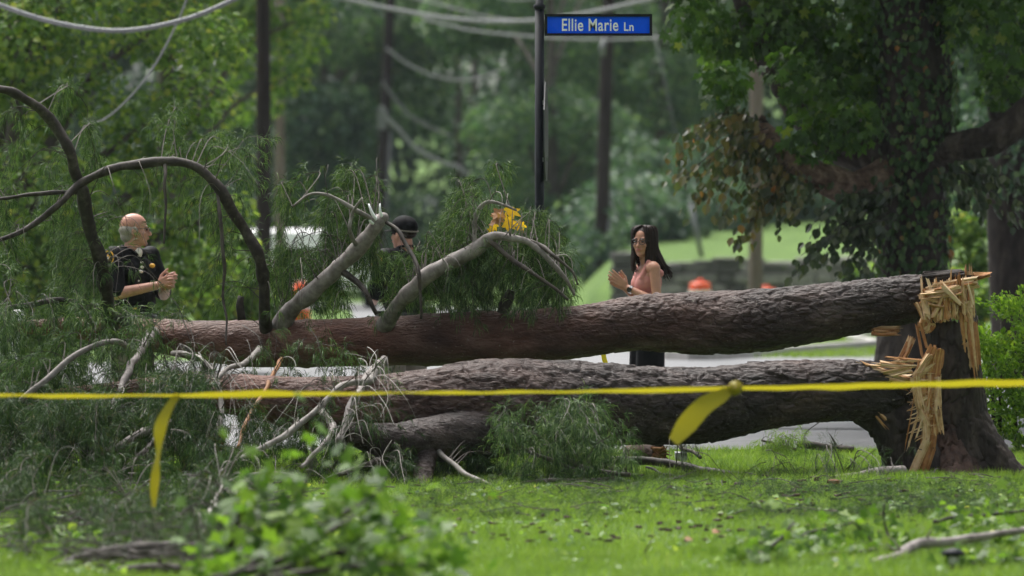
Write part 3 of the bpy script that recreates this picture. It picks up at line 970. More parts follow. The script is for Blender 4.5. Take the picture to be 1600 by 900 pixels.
def leafy_twigs(mb_t, mb_l, specs, tmpl, Y, dY, size, n_leaf, rtw=0.006):
    for a, b in specs:
        y0 = Y + random.uniform(-dY, dY)
        p0 = P(*a, y0); p1 = P(*b, y0 + random.uniform(-0.4, 0.4))
        mid = (p0 + p1) / 2 + np.array([0, 0, 0.10 * np.linalg.norm(p1 - p0)]) + rng.normal(0, 0.03, 3)
        pr = crom(np.vstack([p0, mid, p1]), n=7)
        mb_t.tube(pr, np.linspace(rtw, rtw * 0.3, len(pr)), 5)
        k = rng.integers(2, len(pr), n_leaf)
        pp = pr[k] + rng.normal(0, 0.05, (n_leaf, 3))
        out = rdir(n_leaf) * [1, 1, 0.2]
        nr = unit(out * 0.5 + [0, -0.55, 0.6] + rdir(n_leaf) * 0.4)
        xd = unit(np.array([0, 0, -0.8]) + out * 0.8 + unit(p1 - p0) * 0.4)
        mb_l.leaves(tmpl, pp, xd, nr, size * rng.uniform(0.7, 1.3, n_leaf))


tw, lf = MB(), MB()
ends = [((1200, 190), (1060, 240)), ((1200, 200), (1060, 285)), ((1210, 220), (1080, 320)), ((1220, 230), (1130, 340)), ((1190, 200), (1110, 190)), ((1230, 250), (1160, 330)), ((1200, 210), (1090, 265)),
        ((1230, 255), (1180, 360)), ((1240, 260), (1200, 330)), ((1250, 265), (1150, 380)), ((1210, 215), (1120, 300)), ((1250, 270), (1230, 330)), ((1180, 190), (1070, 215)), ((1205, 210), (1130, 250))]
leafy_twigs(tw, lf, ends * 2, T_OVAL, IY - 0.5, 0.4, 0.085, 31)
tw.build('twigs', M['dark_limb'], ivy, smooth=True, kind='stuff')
lf.build('olive_leaves', M['olive'], ivy)
tw, lf = MB(), MB()
ends = [((1390, 300), (1250, 420)), ((1390, 310), (1230, 440)), ((1380, 300), (1270, 350)), ((1390, 330), (1290, 400)), ((1400, 290), (1320, 340)), ((1390, 330), (1310, 430)), ((1390, 300), (1340, 380)), ((1395, 340), (1250, 400)),
        ((1480, 260), (1540, 330)), ((1490, 270), (1590, 340)), ((1490, 250), (1570, 290)), ((1480, 260), (1510, 310)), ((1500, 270), (1610, 300)), ((1350, 300), (1290, 330)), ((1400, 330), (1330, 380)), ((1390, 350), (1340, 440)), ((1300, 280), (1220, 350))]
leafy_twigs(tw, lf, ends * 2, T_OVAL, IY - 0.6, 0.3, 0.085, 24)
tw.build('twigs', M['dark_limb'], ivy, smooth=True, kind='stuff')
lf.build('round_leaves', M['round_leaf'], ivy)
tag(bpy.data.objects['olive_leaves'], kind='stuff', label='olive and orange turning leaves')
tag(bpy.data.objects['round_leaves'], kind='stuff', label='dark glossy round leaves')

# juniper hedge on the right
jy = 41.3
jun = thing('juniper_hedge', P(1640, 712, jy), 'bright green feathery juniper hedge beside the stump', 'hedge')
jb = MB(); js = MB()
for k in range(430):
    px = random.uniform(1528, 1790); py = random.uniform(470, 712)
    edge = max(0.0, (1560 - px) / 40.0)
    if py < 485 + edge * 60 + 10 * math.sin(px * 0.2):
        continue
    c = P(px, py, jy + random.uniform(-0.25, 0.5))
    d0 = unit(np.array([random.uniform(-0.9, 0.5), random.uniform(-0.9, 0.1), random.uniform(0.1, 0.9)]))
    n = 44
    tt = rng.random(n)
    p = c + d0 * (tt * 0.2)[:, None] + rdir(n) * (0.055 * (1 - 0.6 * tt))[:, None]
    xd = unit(d0 + rdir(n) * 0.6)
    jb.leaves(T_RHOMB, p, xd, unit(rdir(n) + [0, -0.3, 0.6]), rng.uniform(0.025, 0.05, n))
for k in range(12):
    b0 = np.array([random.uniform(3.45, 4.5), jy + 0.15, 0.0])
    js.tube(np.array([b0, b0 + [random.uniform(-.05, .05), 0, 0.5], b0 + [random.uniform(-.15, .1), 0, 1.0]]), [0.02, 0.014, 0.006], 6)
jb.build('foliage', M['juniper'], jun)
js.build('stems', M['dark_limb'], jun, smooth=True)

# ------------------------------------------------------------------ utility poles and lines
def utility_pole(px_top, px_bot, Y, dia, height, mat, label, conduit=None, seed=0):
    t = thing('utility_pole', ((px_bot - 800) / F * Y, Y, 0), label, 'pole', None)
    x0 = (px_bot - 800) / F * Y
    zt = EYE + HORIZON / F * Y                       # height at the top edge of the picture
    x1 = x0 + ((px_top - px_bot) / F * Y) * height / zt
    pr = crom(np.array([[x0, Y, -0.3, dia * 0.54], [x0 * .5 + x1 * .5, Y, height / 2, dia * 0.5], [x1, Y, height, dia * 0.4]]), step=0.4)
    MB().tube(pr[:, :3], pr[:, 3], 14).build('shaft', M[mat], t, smooth=True)
    arm = MB().box((x1, Y - dia * 0.6, height - 0.5), (2.2, 0.1, 0.12))
    arm.build('crossarm', M[mat], t)
    for k in (-0.95, -0.4, 0.4, 0.95):
        MB().tube(np.array([[x1 + k, Y - dia * .6, height - 0.44], [x1 + k, Y - dia * .6, height - 0.34], [x1 + k, Y - dia * .6, height - 0.26]]), [0.03, 0.055, 0.03], 8).build('insulator', M['galv'], t, smooth=True)
    if conduit:
        off, za, zb = conduit
        xa = x0 + (x1 - x0) * za / height; xb = x0 + (x1 - x0) * zb / height
        MB().tube(np.array([[xa + off, Y - dia * .35, za], [xb + off, Y - dia * .35, zb]]), 0.035, 8).build('conduit', M['galv'], t, smooth=True)
    return t, (lambda z: x0 + (x1 - x0) * z / height)


p1, _ = utility_pole(411, 413, 85, 0.215, 9.5, 'pole_wood', 'dark brown utility pole standing clear of the vine-covered tree')
MB().box(P(470, -2, 84.8), (0.22, 0.1, 0.07)).build('bracket', M['rubber'], p1)
MB().box(P(438, -6, 84.8), (0.5, 0.05, 0.04)).build('bracket_arm', M['rubber'], p1)
p2, x2 = utility_pole(610, 588, 150, 0.29, 11, 'pole_wood', 'reddish brown utility pole with broken cables hanging from it', conduit=(0.17, 0.0, 4.4))
MB().box(P(597, 186, 149.6), (0.26, 0.2, 0.55)).build('splice_box', M['galv'], p2)
p3, x3 = utility_pole(951, 936, 125, 0.30, 10.5, 'pole_wood', 'dark leaning utility pole between the street sign and the woman', conduit=(0.16, 0.0, 2.0))
MB().tube(np.vstack([P(945, 60, 124.7), P(941, 75, 124.6), P(942, 88, 124.7)]), [0.05, 0.08, 0.05], 8).build('lamp_bracket', M['galv'], p3, smooth=True)
p4, x4 = utility_pole(1183, 1180, 100, 0.235, 9, 'pole_grey', 'weathered wooden pole in front of the stone wall')
p5, x5 = utility_pole(437, 438, 118, 0.2, 6.5, 'pole_grey', 'short brown post beside the white van roof')
bpy.data.objects.remove([o for o in p5.children if o.name.startswith('crossarm')][0])
for o in [o for o in p5.children if o.name.startswith('insulator')]:
    bpy.data.objects.remove(o)
p5.name = 'timber_post'


def cable(pts, Y, wpx, label, mat='cable', wrap=False):
    """pts: (px, py) or (px, py, Y)"""
    rows = np.array([P(a[0], a[1], a[2] if len(a) > 2 else Y) for a in pts])
    pr = crom(rows, n=14)
    r = wpx / 2 * Y / F * 0.82
    mb = MB().tube(pr, r, 8)
    if wrap:                                           # lashing wire wound round the bundle
        fine = crom(rows, step=0.03)
        t, u, w = frames(fine)
        L = np.r_[0, np.cumsum(np.linalg.norm(np.diff(fine, axis=0), axis=1))]
        ph = L * 2 * np.pi / 0.16
        helix = fine + (r * 1.05) * (np.cos(ph)[:, None] * u + np.sin(ph)[:, None] * w)
        mb.tube(helix, r * 0.22, 4)
    return mb.build('power_line', M[mat], smooth=True, label=label, cat='cable')


cable([(-60, -20), (0, 8), (90, 36), (190, 48), (290, 30), (372, -4), (430, -34)], 55, 9, 'thick grey lashed cable sagging across the vine-covered tree', wrap=True)
cable([(296, -12, 57), (275, 40, 57), (240, 105, 57), (200, 155, 57), (160, 188, 57.4), (130, 191, 58.6)], 57, 4, 'thin grey wire swooping down into the vine-covered tree')
cable([(520, -6), (600, 12), (700, 29), (800, 34), (900, 24), (1020, -2), (1060, -12)], 112, 7.5, 'thick pale cable sagging behind the blue street sign', wrap=True)
cable([(600, -14), (680, 5), (760, 26), (840, 36)], 130, 4, 'thin pale wire crossing above the thick cable', 'cable')
cable([(660, 30), (740, 48), (840, 58), (930, 62), (1010, 60), (1060, 54)], 124, 4.5, 'grey wire running just below the blue street sign', 'cable')
cable([(604, 76), (640, 102), (690, 122), (750, 122), (810, 92), (860, 50)], 149, 5, 'grey wire in a deep loop from the reddish pole', 'cable')
cable([(597, 126), (612, 148), (640, 180), (670, 198), (705, 212)], 149, 5, 'slack dark wire hanging below the deep loop', 'cable_dark')
cable([(596, 165), (606, 186), (625, 205), (650, 232), (690, 254), (716, 262), (730, 273)], 149, 7.5, 'broken pale cable end dangling from the reddish pole')
cable([(944, 250), (950, 290), (957, 320), (964, 338)], 125, 5, 'short broken cable dangling beside the dark leaning pole')
cable([(760, -12), (800, 0), (870, -6)], 140, 4, 'wire just touching the top edge left of the street sign post')
gw = thing('guy_wire', P(1097, 402, 121), 'steel guy wire with a grey guard staked in the far lawn', 'guy wire')
gz = float(ground_z(P(1097, 402, 121)[0], 121))
MB().tube(np.vstack([P(1020, 40, 121), P(1097, 402, 121)]), 0.010, 6).build('wire', M['cable_dark'], gw, smooth=True)
MB().tube(np.vstack([P(1079, 318, 120.95), P(1088, 360, 120.95), P(1097, 405, 120.95)]), 0.055, 8).build('guard', M['galv'], gw, smooth=True)

# ------------------------------------------------------------------ street sign post
SY = 40.0
ss = thing('street_sign', ((843 - 800) / F * SY, SY, 0), 'black street sign post with blue name blade and edge-on stop sign', 'street sign')
x0 = (843 - 800) / F * SY
zt = EYE + (375 - 8) / F * SY
MB().tube(np.array([[x0, SY, -0.2], [x0, SY, 1.5], [x0, SY, zt]]), 0.0325, 16).build('post', M['sign_black'], ss, smooth=True)
MB().tube(np.array([[x0, SY, zt - 0.03], [x0, SY, zt - 0.022], [x0, SY, zt + 0.0], [x0, SY, zt + 0.008], [x0, SY, zt + 0.06]]), [0.034, 0.042, 0.042, 0.028, 0.028], 16).build('collar', M['sign_black'], ss, smooth=True)
c0, c1 = P(851, 22, SY), P(1019, 56, SY)
bw, bh = c1[0] - c0[0], c0[2] - c1[2]
cx, cz = (c0[0] + c1[0]) / 2, (c0[2] + c1[2]) / 2
fr = MB()
ft = 0.018
fr.box((cx, SY, c0[2] - ft / 2), (bw, 0.04, ft)); fr.box((cx, SY, c1[2] + ft / 2), (bw, 0.04, ft))
fr.box((c0[0] + ft / 2, SY, cz), (ft, 0.04, bh - 2 * ft)); fr.box((c1[0] - ft / 2, SY, cz), (ft, 0.04, bh - 2 * ft))
fr.build('blade_frame', M['sign_black'], ss)
bl = MB().box((cx, SY, cz), (bw - 2 * ft + 0.002, 0.012, bh - 2 * ft + 0.002)).build('name_blade', M['sign_blue'], ss)


def lettering(txt, size, xs, left, base, y, parent, mat):
    cu = bpy.data.curves.new('lettering', 'FONT')
    cu.body = txt
    cu.size = size
    cu.space_character = 1.08
    cu.extrude = 0.0012
    cu.offset = 0.0016
    tmp = bpy.data.objects.new('tmp_text', cu)
    COL.objects.link(tmp)
    bpy.context.view_layer.update()
    me = bpy.data.meshes.new_from_object(tmp.evaluated_get(bpy.context.evaluated_depsgraph_get()))
    bpy.data.objects.remove(tmp)
    o = bpy.data.objects.new('lettering', me)
    COL.objects.link(o)
    co = np.empty(len(me.vertices) * 3); me.vertices.foreach_get('co', co); co = co.reshape(-1, 3)
    w = co[:, 0].max() - co[:, 0].min()
    k = xs / w
    new = np.stack([left + (co[:, 0] - co[:, 0].min()) * k, np.full(len(co), y) - co[:, 2], base + co[:, 1]], 1)
    me.vertices.foreach_set('co', new.ravel())
    me.update()
    me.materials.clear(); me.materials.append(mat)
    attach(o, parent)
    return o


m_px = SY / F
a = P(878, 48, SY); lettering('Ellie Marie', 27 * m_px, 88 * m_px, a[0], a[2], SY - 0.0085, bl, M['sign_white'])
a = P(975, 48, SY); lettering('Ln', 18.5 * m_px, 15 * m_px, a[0], a[2], SY - 0.0085, bl, M['sign_white'])
# stop sign seen edge-on, its octagon turned almost in line with the view
st = MB()
zc = P(854, 205, SY)[2]
rr = 0.375 / math.cos(R(22.5))
ax = np.array([0.042, 0.999, 0])       # the plate's horizontal direction
nrm_ = np.array([0.999, -0.042, 0])
oct_ = [(rr * math.cos(R(22.5 + 45 * k)), rr * 0.92 * math.sin(R(22.5 + 45 * k))) for k in range(8)]
xs_ = x0 + 0.045
v = []
for side in (-0.004, 0.004):
    for h_, v_ in oct_:
        v.append(np.array([xs_, SY, zc]) + ax * h_ + nrm_ * side + np.array([0, 0, v_]))
q = [(k, (k + 1) % 8, 8 + (k + 1) % 8, 8 + k) for k in range(8)]
st.add(v, [(0, k + 1, k) for k in range(1, 7)] + [(8, 8 + k, 8 + k + 1) for k in range(1, 7)], q)
st.build('stop_sign_plate', M['alu'], ss)
for zz in (zc + 0.2, zc - 0.2):
    MB().box((x0 + 0.03, SY, zz), (0.06, 0.05, 0.03)).build('bracket', M['galv'], ss)

# ------------------------------------------------------------------ traffic barrels, cone
def barrel(px, Y, label, hs=0.9):
    x = (px - 800) / F * Y
    z0 = float(ground_z(x, Y))
    t = thing('traffic_barrel', (x, Y, z0), label, 'traffic barrel', 'orange barrels near the stone wall')
    prof = [(0.0, 0.26), (0.22, 0.25), (0.22, 0.243), (0.40, 0.24), (0.40, 0.232), (0.58, 0.228), (0.58, 0.22), (0.74, 0.215), (0.74, 0.205), (0.86, 0.195), (0.885, 0.17), (0.89, 0.06)]
    prof = [(h * hs, r * 0.93) for h, r in prof]
    MB().tube(np.array([[x, Y, z0 + h + i * 1e-4] for i, (h, r) in enumerate(prof)]), [r for h, r in prof], 20).build('drum', M['orange'], t, smooth=False)
    for h0, h1, r in ((0.225, 0.395, 0.232), (0.585, 0.735, 0.209)):
        MB().tube(np.array([[x, Y, z0 + h0 * hs], [x, Y, z0 + h1 * hs]]), [r + 0.003, r - 0.002], 20, cap=False).build('reflective_band', M['band_white'], t, smooth=True)
    MB().tube(np.array([[x - 0.06, Y, z0 + 0.885 * hs], [x - 0.05, Y, z0 + 0.885 * hs + 0.05], [x + 0.05, Y, z0 + 0.885 * hs + 0.05], [x + 0.06, Y, z0 + 0.885 * hs]]), 0.015, 8).build('handle', M['orange'], t, smooth=True)
    MB().tube(np.array([[x, Y, z0], [x, Y, z0 + 0.03], [x, Y, z0 + 0.06]]), [0.34, 0.34, 0.27], 20).build('base_ring', M['rubber'], t)


barrel(1094, 101, 'orange and white traffic barrel between the woman and the weathered pole')
barrel(1197, 107, 'orange barrel top peeping out behind the weathered pole', 0.72)
cx_, cy_ = (469 - 800) / F * 100, 100.0
tc_ = thing('traffic_cone', (cx_, cy_, 0), 'orange traffic cone glimpsed through the pine twigs', 'traffic cone')
MB().tube(np.array([[cx_, cy_, 0.03], [cx_, cy_, 0.5], [cx_, cy_, 0.8], [cx_, cy_, 0.83]]), [0.2, 0.15, 0.11, 0.07], 20).build('cone', M['orange'], tc_, smooth=True)
MB().tube(np.array([[cx_, cy_, 0.35], [cx_, cy_, 0.52]]), [0.1705, 0.1505], 20, cap=False).build('reflective_band', M['band_white'], tc_, smooth=True)
MB().box((cx_, cy_, 0.02), (0.42, 0.42, 0.04)).build('base', M['rubber'], tc_)


# ------------------------------------------------------------------ vehicles (mostly hidden)
def vehicle(name, x, y, yaw, label, prof, cabin, L, W, wheel_x, cat, roof_z):
    t = thing(name, (x, y, 0), label, cat)
    c, s = math.cos(yaw), math.sin(yaw)

    def W2(p):
        p = np.asarray(p, float)
        return np.stack([x + p[:, 0] * c - p[:, 1] * s, y + p[:, 0] * s + p[:, 1] * c, p[:, 2]], 1)

    def extrude(profile, half, taper=0.0):
        n = len(profile)
        zs = np.array([z for _, z in profile])
        k = (zs - zs.min()) / max(1e-6, zs.max() - zs.min())
        a = [(px_, -half + taper * kk, z) for (px_, z), kk in zip(profile, k)]
        b = [(px_, half - taper * kk, z) for (px_, z), kk in zip(profile, k)]
        tess = geometry.tessellate_polygon([[Vector((p[0], p[1], 0)) for p in profile]])
        q = [(i, (i + 1) % n, n + (i + 1) % n, n + i) for i in range(n)]
        return W2(a + b), list(tess) + [(n + i, n + k_, n + j) for i, j, k_ in tess], q
    v, tr, q = extrude(prof, W / 2, 0.05)
    MB().add(v, tr, q).build('body', M['car_white'], t)
    v, tr, q = extrude(cabin, W / 2 - 0.06, 0.16)
    cab = MB().add(v, tr, q).build('cab', M['car_white'], t)
    (xa, za), (xb, zb), (xc, zc_), (xd, zd) = cabin[:4]
    for sgn in (-1, 1):
        def side(xx, zz):
            k = (zz - za) / (zb - za)
            return (xx, sgn * (W / 2 - 0.06 - 0.16 * k + 0.006), zz)
        zl, zh = za + 0.06, zb - 0.08
        def xat(p, q_, zz):
            return p[0] + (q_[0] - p[0]) * (zz - p[1]) / (q_[1] - p[1])
        l0, l1 = xat((xa, za), (xb, zb), zl) + .08, xat((xa, za), (xb, zb), zh) + .08
        r0, r1 = xat((xd, zd), (xc, zc_), zl) - .08, xat((xd, zd), (xc, zc_), zh) - .08
        MB().add(W2([side(l0, zl), side(r0, zl), side(r1, zh), side(l1, zh)]), None, [(0, 1, 2, 3)]).build('side_window', M['glass'], cab)
    hw = W / 2 - 0.16
    for (pa, pb), nm in ((((xa, za), (xb, zb)), 'rear_window'), (((xd, zd), (xc, zc_)), 'windscreen')):
        sg = -1 if nm == 'rear_window' else 1
        f0, f1 = 0.12, 0.88
        e = [(pa[0] + (pb[0] - pa[0]) * f + sg * 0.008, pa[1] + (pb[1] - pa[1]) * f + 0.006) for f in (f0, f1)]
        MB().add(W2([(e[0][0], -hw, e[0][1]), (e[0][0], hw, e[0][1]), (e[1][0], hw - .1, e[1][1]), (e[1][0], -hw + .1, e[1][1])]), None, [(0, 1, 2, 3)]).build(nm, M['glass'], cab)
    for wx in wheel_x:
        for sgn in (-1, 1):
            a, b, d_, e_ = W2([(wx, sgn * (W / 2 - 0.2), 0.37), (wx, sgn * (W / 2 + 0.015), 0.37), (wx, sgn * (W / 2 - 0.0), 0.37), (wx, sgn * (W / 2 + 0.025), 0.37)])
            wh = MB().tube(np.array([a, b]), 0.37, 20).build('wheel', M['rubber'], t)
            MB().tube(np.array([d_, e_]), 0.22, 16).build('rim', M['galv'], wh)
    xr = prof[0][0]; xf = max(p[0] for p in prof)
    for sgn in (-1, 1):
        a = W2([(xr - 0.005, sgn * (W / 2 - 0.16), 0.85)])[0]; MB().ell(a, (0.05, 0.05, 0.13)).build('tail_light', M['lamp_red'], t, smooth=True)
        a = W2([(xf - 0.02, sgn * (W / 2 - 0.25), 0.80)])[0]; MB().ell(a, (0.08, 0.08, 0.09)).build('headlight', M['lamp_clear'], t, smooth=True)
    return t


truck_prof = [(-2.6, 0.45), (-2.64, 1.1), (-2.55, 1.72), (-2.3, 1.80), (0.7, 1.80), (1.1, 1.72), (1.85, 1.12), (2.5, 0.98), (2.62, 0.8), (2.6, 0.42)]
truck_cab = [(0.2, 1.15), (0.25, 1.66), (0.98, 1.70), (1.72, 1.14)]
xx = (492 - 800) / F * 128
vehicle('van', xx, 128, R(76), 'white van with only its roof showing behind pine twigs', truck_prof, truck_cab, 5.2, 1.9, (-1.6, 1.65), 'van', 1.74)
suv_prof = [(-2.2, 0.42), (-2.24, 1.0), (-1.9, 1.05), (0.85, 1.06), (1.9, 0.98), (2.22, 0.8), (2.2, 0.4)]
suv_cab = [(-2.1, 1.02), (-1.75, 1.68), (0.1, 1.70), (0.95, 1.04)]
vehicle('sport_utility_vehicle', P(-340, 500, 54)[0], 54.0, R(3), 'white car at the picture edge behind hanging pine needles', suv_prof, suv_cab, 4.4, 1.85, (-1.35, 1.4), 'car', 1.7)

# ------------------------------------------------------------------ people
def rotz(a):
    c, s = math.cos(a), math.sin(a)
    return np.array([[c, -s, 0], [s, c, 0], [0, 0, 1.0]])


def fuse(mb, name, mat, parent, voxel=0.006, smooth=4, fac=0.5, label=None):
    """overlapping closed shapes -> one continuous skin"""
    tmp = bpy.data.objects.new('tmp_fuse', mb.mesh('tmp_fuse'))
    COL.objects.link(tmp)
    rm = tmp.modifiers.new('r', 'REMESH'); rm.mode = 'VOXEL'; rm.voxel_size = voxel; rm.use_smooth_shade = True
    sm = tmp.modifiers.new('s', 'SMOOTH'); sm.iterations = smooth; sm.factor = fac
    dc = tmp.modifiers.new('d', 'DECIMATE'); dc.ratio = 0.36
    bpy.context.view_layer.update()
    me = bpy.data.meshes.new_from_object(tmp.evaluated_get(bpy.context.evaluated_depsgraph_get()))
    old = tmp.data
    bpy.data.objects.remove(tmp); bpy.data.meshes.remove(old)
    me.name = name
    me.materials.clear(); me.materials.append(mat)
    me.polygons.foreach_set('use_smooth', np.full(len(me.polygons), True))
    o = bpy.data.objects.new(name, me)
    COL.objects.link(o)
    attach(o, parent)
    if label: o['label'] = label
    return o


class Fig:
    """one posed person: body space is x forward, y to the person's left, z up"""
    def __init__(self, name, px, Y, yaw, head_yaw, head_pos, label, head_pitch=0.0, head_scale=1.0):
        self.o = np.array([(px - 800) / F * Y, Y, 0.0])
        self.root = thing(name, self.o, label, 'person')
        self.B = rotz(yaw)
        cp, sp = math.cos(head_pitch), math.sin(head_pitch)
        self.H = rotz(head_yaw) @ np.array([[cp, 0, sp], [0, 1, 0], [-sp, 0, cp]]) * head_scale
        self.Hr = rotz(head_yaw) @ np.array([[cp, 0, sp], [0, 1, 0], [-sp, 0, cp]])
        self.hp = self.w(head_pos)
        self.hs = head_scale

    def w(self, p):
        return self.o + self.B @ np.asarray(p, float)

    def h(self, p):
        return self.hp + self.H @ np.asarray(p, float)

    def cap(self, mb, a, b, r0, r1):
        mb.capsule(self.w(a), self.w(b), r0, r1)

    def ell(self, mb, c, r):
        mb.ell(self.w(c), r, self.B)

    def hell(self, mb, c, r, nu=18, nv=12):
        mb.ell(self.h(c), np.asarray(r) * self.hs, self.Hr, nu, nv)

    def hcap(self, mb, a, b, r0, r1):
        mb.capsule(self.h(a), self.h(b), r0 * self.hs, r1 * self.hs)

    def head(self, mb, fem=False):
        self.hell(mb, (-0.012, 0, 0.035), (0.098, 0.076, 0.086))
        self.hell(mb, (0.03, 0, -0.03), (0.062, 0.060 if fem else 0.064, 0.082))
        self.hell(mb, (0.036, 0, -0.075), (0.050, 0.043 if fem else 0.052, 0.038))
        self.hell(mb, (0.074, 0, -0.096), (0.018, 0.02, 0.017))
        self.hcap(mb, (0.088, 0, 0.012), (0.110, 0, -0.03), 0.008, 0.0125)
        self.hell(mb, (0.102, 0.009, -0.035), (0.010, 0.009, 0.008)); self.hell(mb, (0.102, -0.009, -0.035), (0.010, 0.009, 0.008))
        self.hcap(mb, (0.076, -0.034, 0.026), (0.076, 0.034, 0.026), 0.012, 0.012)
        for s in (-1, 1):
            self.hell(mb, (0.066, s * 0.036, -0.025), (0.022, 0.02, 0.02))
            self.hell(mb, (-0.006, s * 0.077, -0.012), (0.020, 0.010, 0.033))
        self.hell(mb, (0.088, 0, -0.058), (0.012, 0.024, 0.012))

    def face_bits(self, brow='hair_dark', lip='lip', eyebrow=True):
        for s in (-1, 1):
            e = MB(); self.hell(e, (0.086, s * 0.032, 0.004), (0.008, 0.0135, 0.0075), 10, 6)
            e.build('eye', M['eye'], self.root, smooth=True)
            if eyebrow:
                e = MB(); self.hcap(e, (0.090, s * 0.016, 0.028), (0.080, s * 0.052, 0.028), 0.0045, 0.003)
                e.build('eyebrow', M[brow], self.root, smooth=True)
        e = MB(); self.hell(e, (0.0985, 0, -0.058), (0.005, 0.022, 0.007), 10, 6)
        e.build('mouth', M[lip], self.root, smooth=True)

    def spectacles(self, rad=0.021, th=0.0022, z=0.004, square=1.0):
        g = MB()
        for s in (-1, 1):
            a = np.linspace(0, 2 * np.pi, 21)
            ring = np.array([self.h((0.106 - 0.004 * abs(math.cos(t)), s * 0.033 + rad * 1.15 * math.cos(t), z + rad * square * math.sin(t))) for t in a])
            g.tube(ring, th, 6, cap=False)
            g.tube(np.array([self.h((0.102, s * 0.056, z + 0.008)), self.h((0.06, s * 0.074, z + 0.008)), self.h((0.0, s * 0.082, z + 0.004)), self.h((-0.02, s * 0.082, z - 0.012))]), th, 6)
        g.tube(np.array([self.h((0.106, -0.010, z + 0.006)), self.h((0.110, 0, z + 0.009)), self.h((0.106, 0.010, z + 0.006))]), th, 6)
        g.build('spectacles', M['frame_dark'], self.root, smooth=True)

    def hand(self, mb, wrist, fdir, pnorm, thumb, curl=(0.3, 0.3, 0.3, 0.3), spread=0.05, tcurl=0.2, sc=1.0):
        """palm and five fingers; fdir along the fingers, pnorm out of the palm, thumb towards the thumb side"""
        w0 = np.asarray(wrist, float)
        f = unit(fdir); n = unit(np.asarray(pnorm, float) - f * np.dot(pnorm, f)); t = unit(np.asarray(thumb, float) - f * np.dot(thumb, f) - n * np.dot(thumb, n))
        for k in range(4):
            off = (1.5 - k) * 0.0195
            a = w0 + t * off * 0.55 * sc + f * 0.012 * sc
            kn = w0 + t * off * sc + f * (0.092, 0.096, 0.091, 0.083)[k] * sc
            mb.capsule(a, kn, 0.0135 * sc, 0.0112 * sc)
            L = (0.072, 0.080, 0.075, 0.058)[k] * sc
            d = unit(f + t * (1.5 - k) * spread)
            p = kn
            ang = 0.0
            for seg, (fr_, r0, r1) in enumerate(((0.45, 0.0096, 0.0088), (0.31, 0.0088, 0.008), (0.24, 0.008, 0.0068))):
                ang += curl[k] * (0.8, 1.1, 0.8)[seg]
                dd = d * math.cos(ang) + n * math.sin(ang)
                e = p + dd * L * fr_
                mb.capsule(p, e, r0 * sc, r1 * sc)
                p = e
        b0 = w0 + t * 0.022 * sc + f * 0.022 * sc
        d = unit(f * 0.62 + t * 0.75 + n * 0.25)
        e = b0 + d * 0.042 * sc
        mb.capsule(b0, e, 0.0155 * sc, 0.0115 * sc)
        d2 = unit(f * 0.9 + t * 0.32 + n * tcurl)
        e2 = e + d2 * 0.034 * sc
        mb.capsule(e, e2, 0.011 * sc, 0.0095 * sc)
        mb.capsule(e2, e2 + unit(d2 + n * tcurl * 0.6) * 0.026 * sc, 0.0095 * sc, 0.0075 * sc)

    def legs(self, mb, hip=0.9, w=0.09, grow=0.0, ankle=0.09):
        for s in (-1, 1):
            self.cap(mb, (0.0, s * w, hip), (0.015, s * (w + .01), 0.50), 0.082 + grow, 0.058 + grow)
            self.cap(mb, (0.015, s * (w + .01), 0.50), (-0.01, s * (w + .015), ankle), 0.055 + grow, 0.040 + grow)

    def feet(self, mat='leather'):
        for s in (-1, 1):
            b = MB()
            self.cap(b, (-0.06, s * 0.105, 0.045), (0.12, s * 0.115, 0.038), 0.045, 0.038)
            self.cap(b, (-0.02, s * 0.105, 0.09), (0.02, s * 0.105, 0.06), 0.046, 0.045)
            fuse(b, 'shoe', M[mat], self.root, 0.012, 2)


# --- the woman with long dark hair
WY = 42.7
fw = Fig('person', 1012, WY, R(194), R(246), (0.035, 0.0, 1.533), 'woman in sleeveless pink top with long dark hair and glasses, hands clasped', head_scale=0.96)
b = MB()
fw.head(b, True)
b.capsule(fw.w((0.0, 0, 1.36)), fw.h((-0.012, 0, -0.05)), 0.052, 0.047)
fw.cap(b, (0, -0.155, 1.345), (0, 0.155, 1.345), 0.048, 0.048)
fw.ell(b, (0.0, 0, 1.25), (0.092, 0.145, 0.13)); fw.ell(b, (0.0, 0, 1.06), (0.085, 0.125, 0.14)); fw.ell(b, (-0.01, 0, 0.92), (0.10, 0.16, 0.12))
fw.ell(b, (0.055, 0.06, 1.225), (0.05, 0.056, 0.06)); fw.ell(b, (0.055, -0.06, 1.225), (0.05, 0.056, 0.06))
fw.legs(b, 0.88, 0.085)
sh_l, el_l, wr_l = (-0.005, 0.168, 1.335), (-0.015, 0.215, 1.085), (0.165, 0.065, 1.190)
sh_r, el_r, wr_r = (-0.005, -0.168, 1.335), (-0.005, -0.215, 1.085), (0.165, -0.03, 1.185)
for sh_, el_, wr_ in ((sh_l, el_l, wr_l), (sh_r, el_r, wr_r)):
    fw.ell(b, sh_, (0.047, 0.044, 0.05))
    fw.cap(b, sh_, el_, 0.042, 0.035)
    fw.cap(b, el_, wr_, 0.036, 0.024)
W_ = lambda d: fw.B @ np.asarray(d, float)
fw.hand(b, fw.w((0.178, 0.050, 1.200)), W_((0.80, -0.10, 0.60)), W_((0.0, -1, 0.1)), W_((-0.6, 0.15, 0.8)), curl=(0.06, 0.10, 0.16, 0.22), tcurl=0.0, spread=0.09, sc=0.98)
fw.hand(b, fw.w((0.172, -0.020, 1.195)), W_((0.86, 0.12, 0.48)), W_((0.0, 1, 0.1)), W_((-0.5, -0.1, 0.85)), curl=(0.10, 0.14, 0.20, 0.28), tcurl=0.1, spread=0.08, sc=0.98)
fuse(b, 'body', M['skin_w'], fw.root, 0.0048, 3)
fw.face_bits()
fw.spectacles(0.023, 0.0026, 0.003, 0.86)
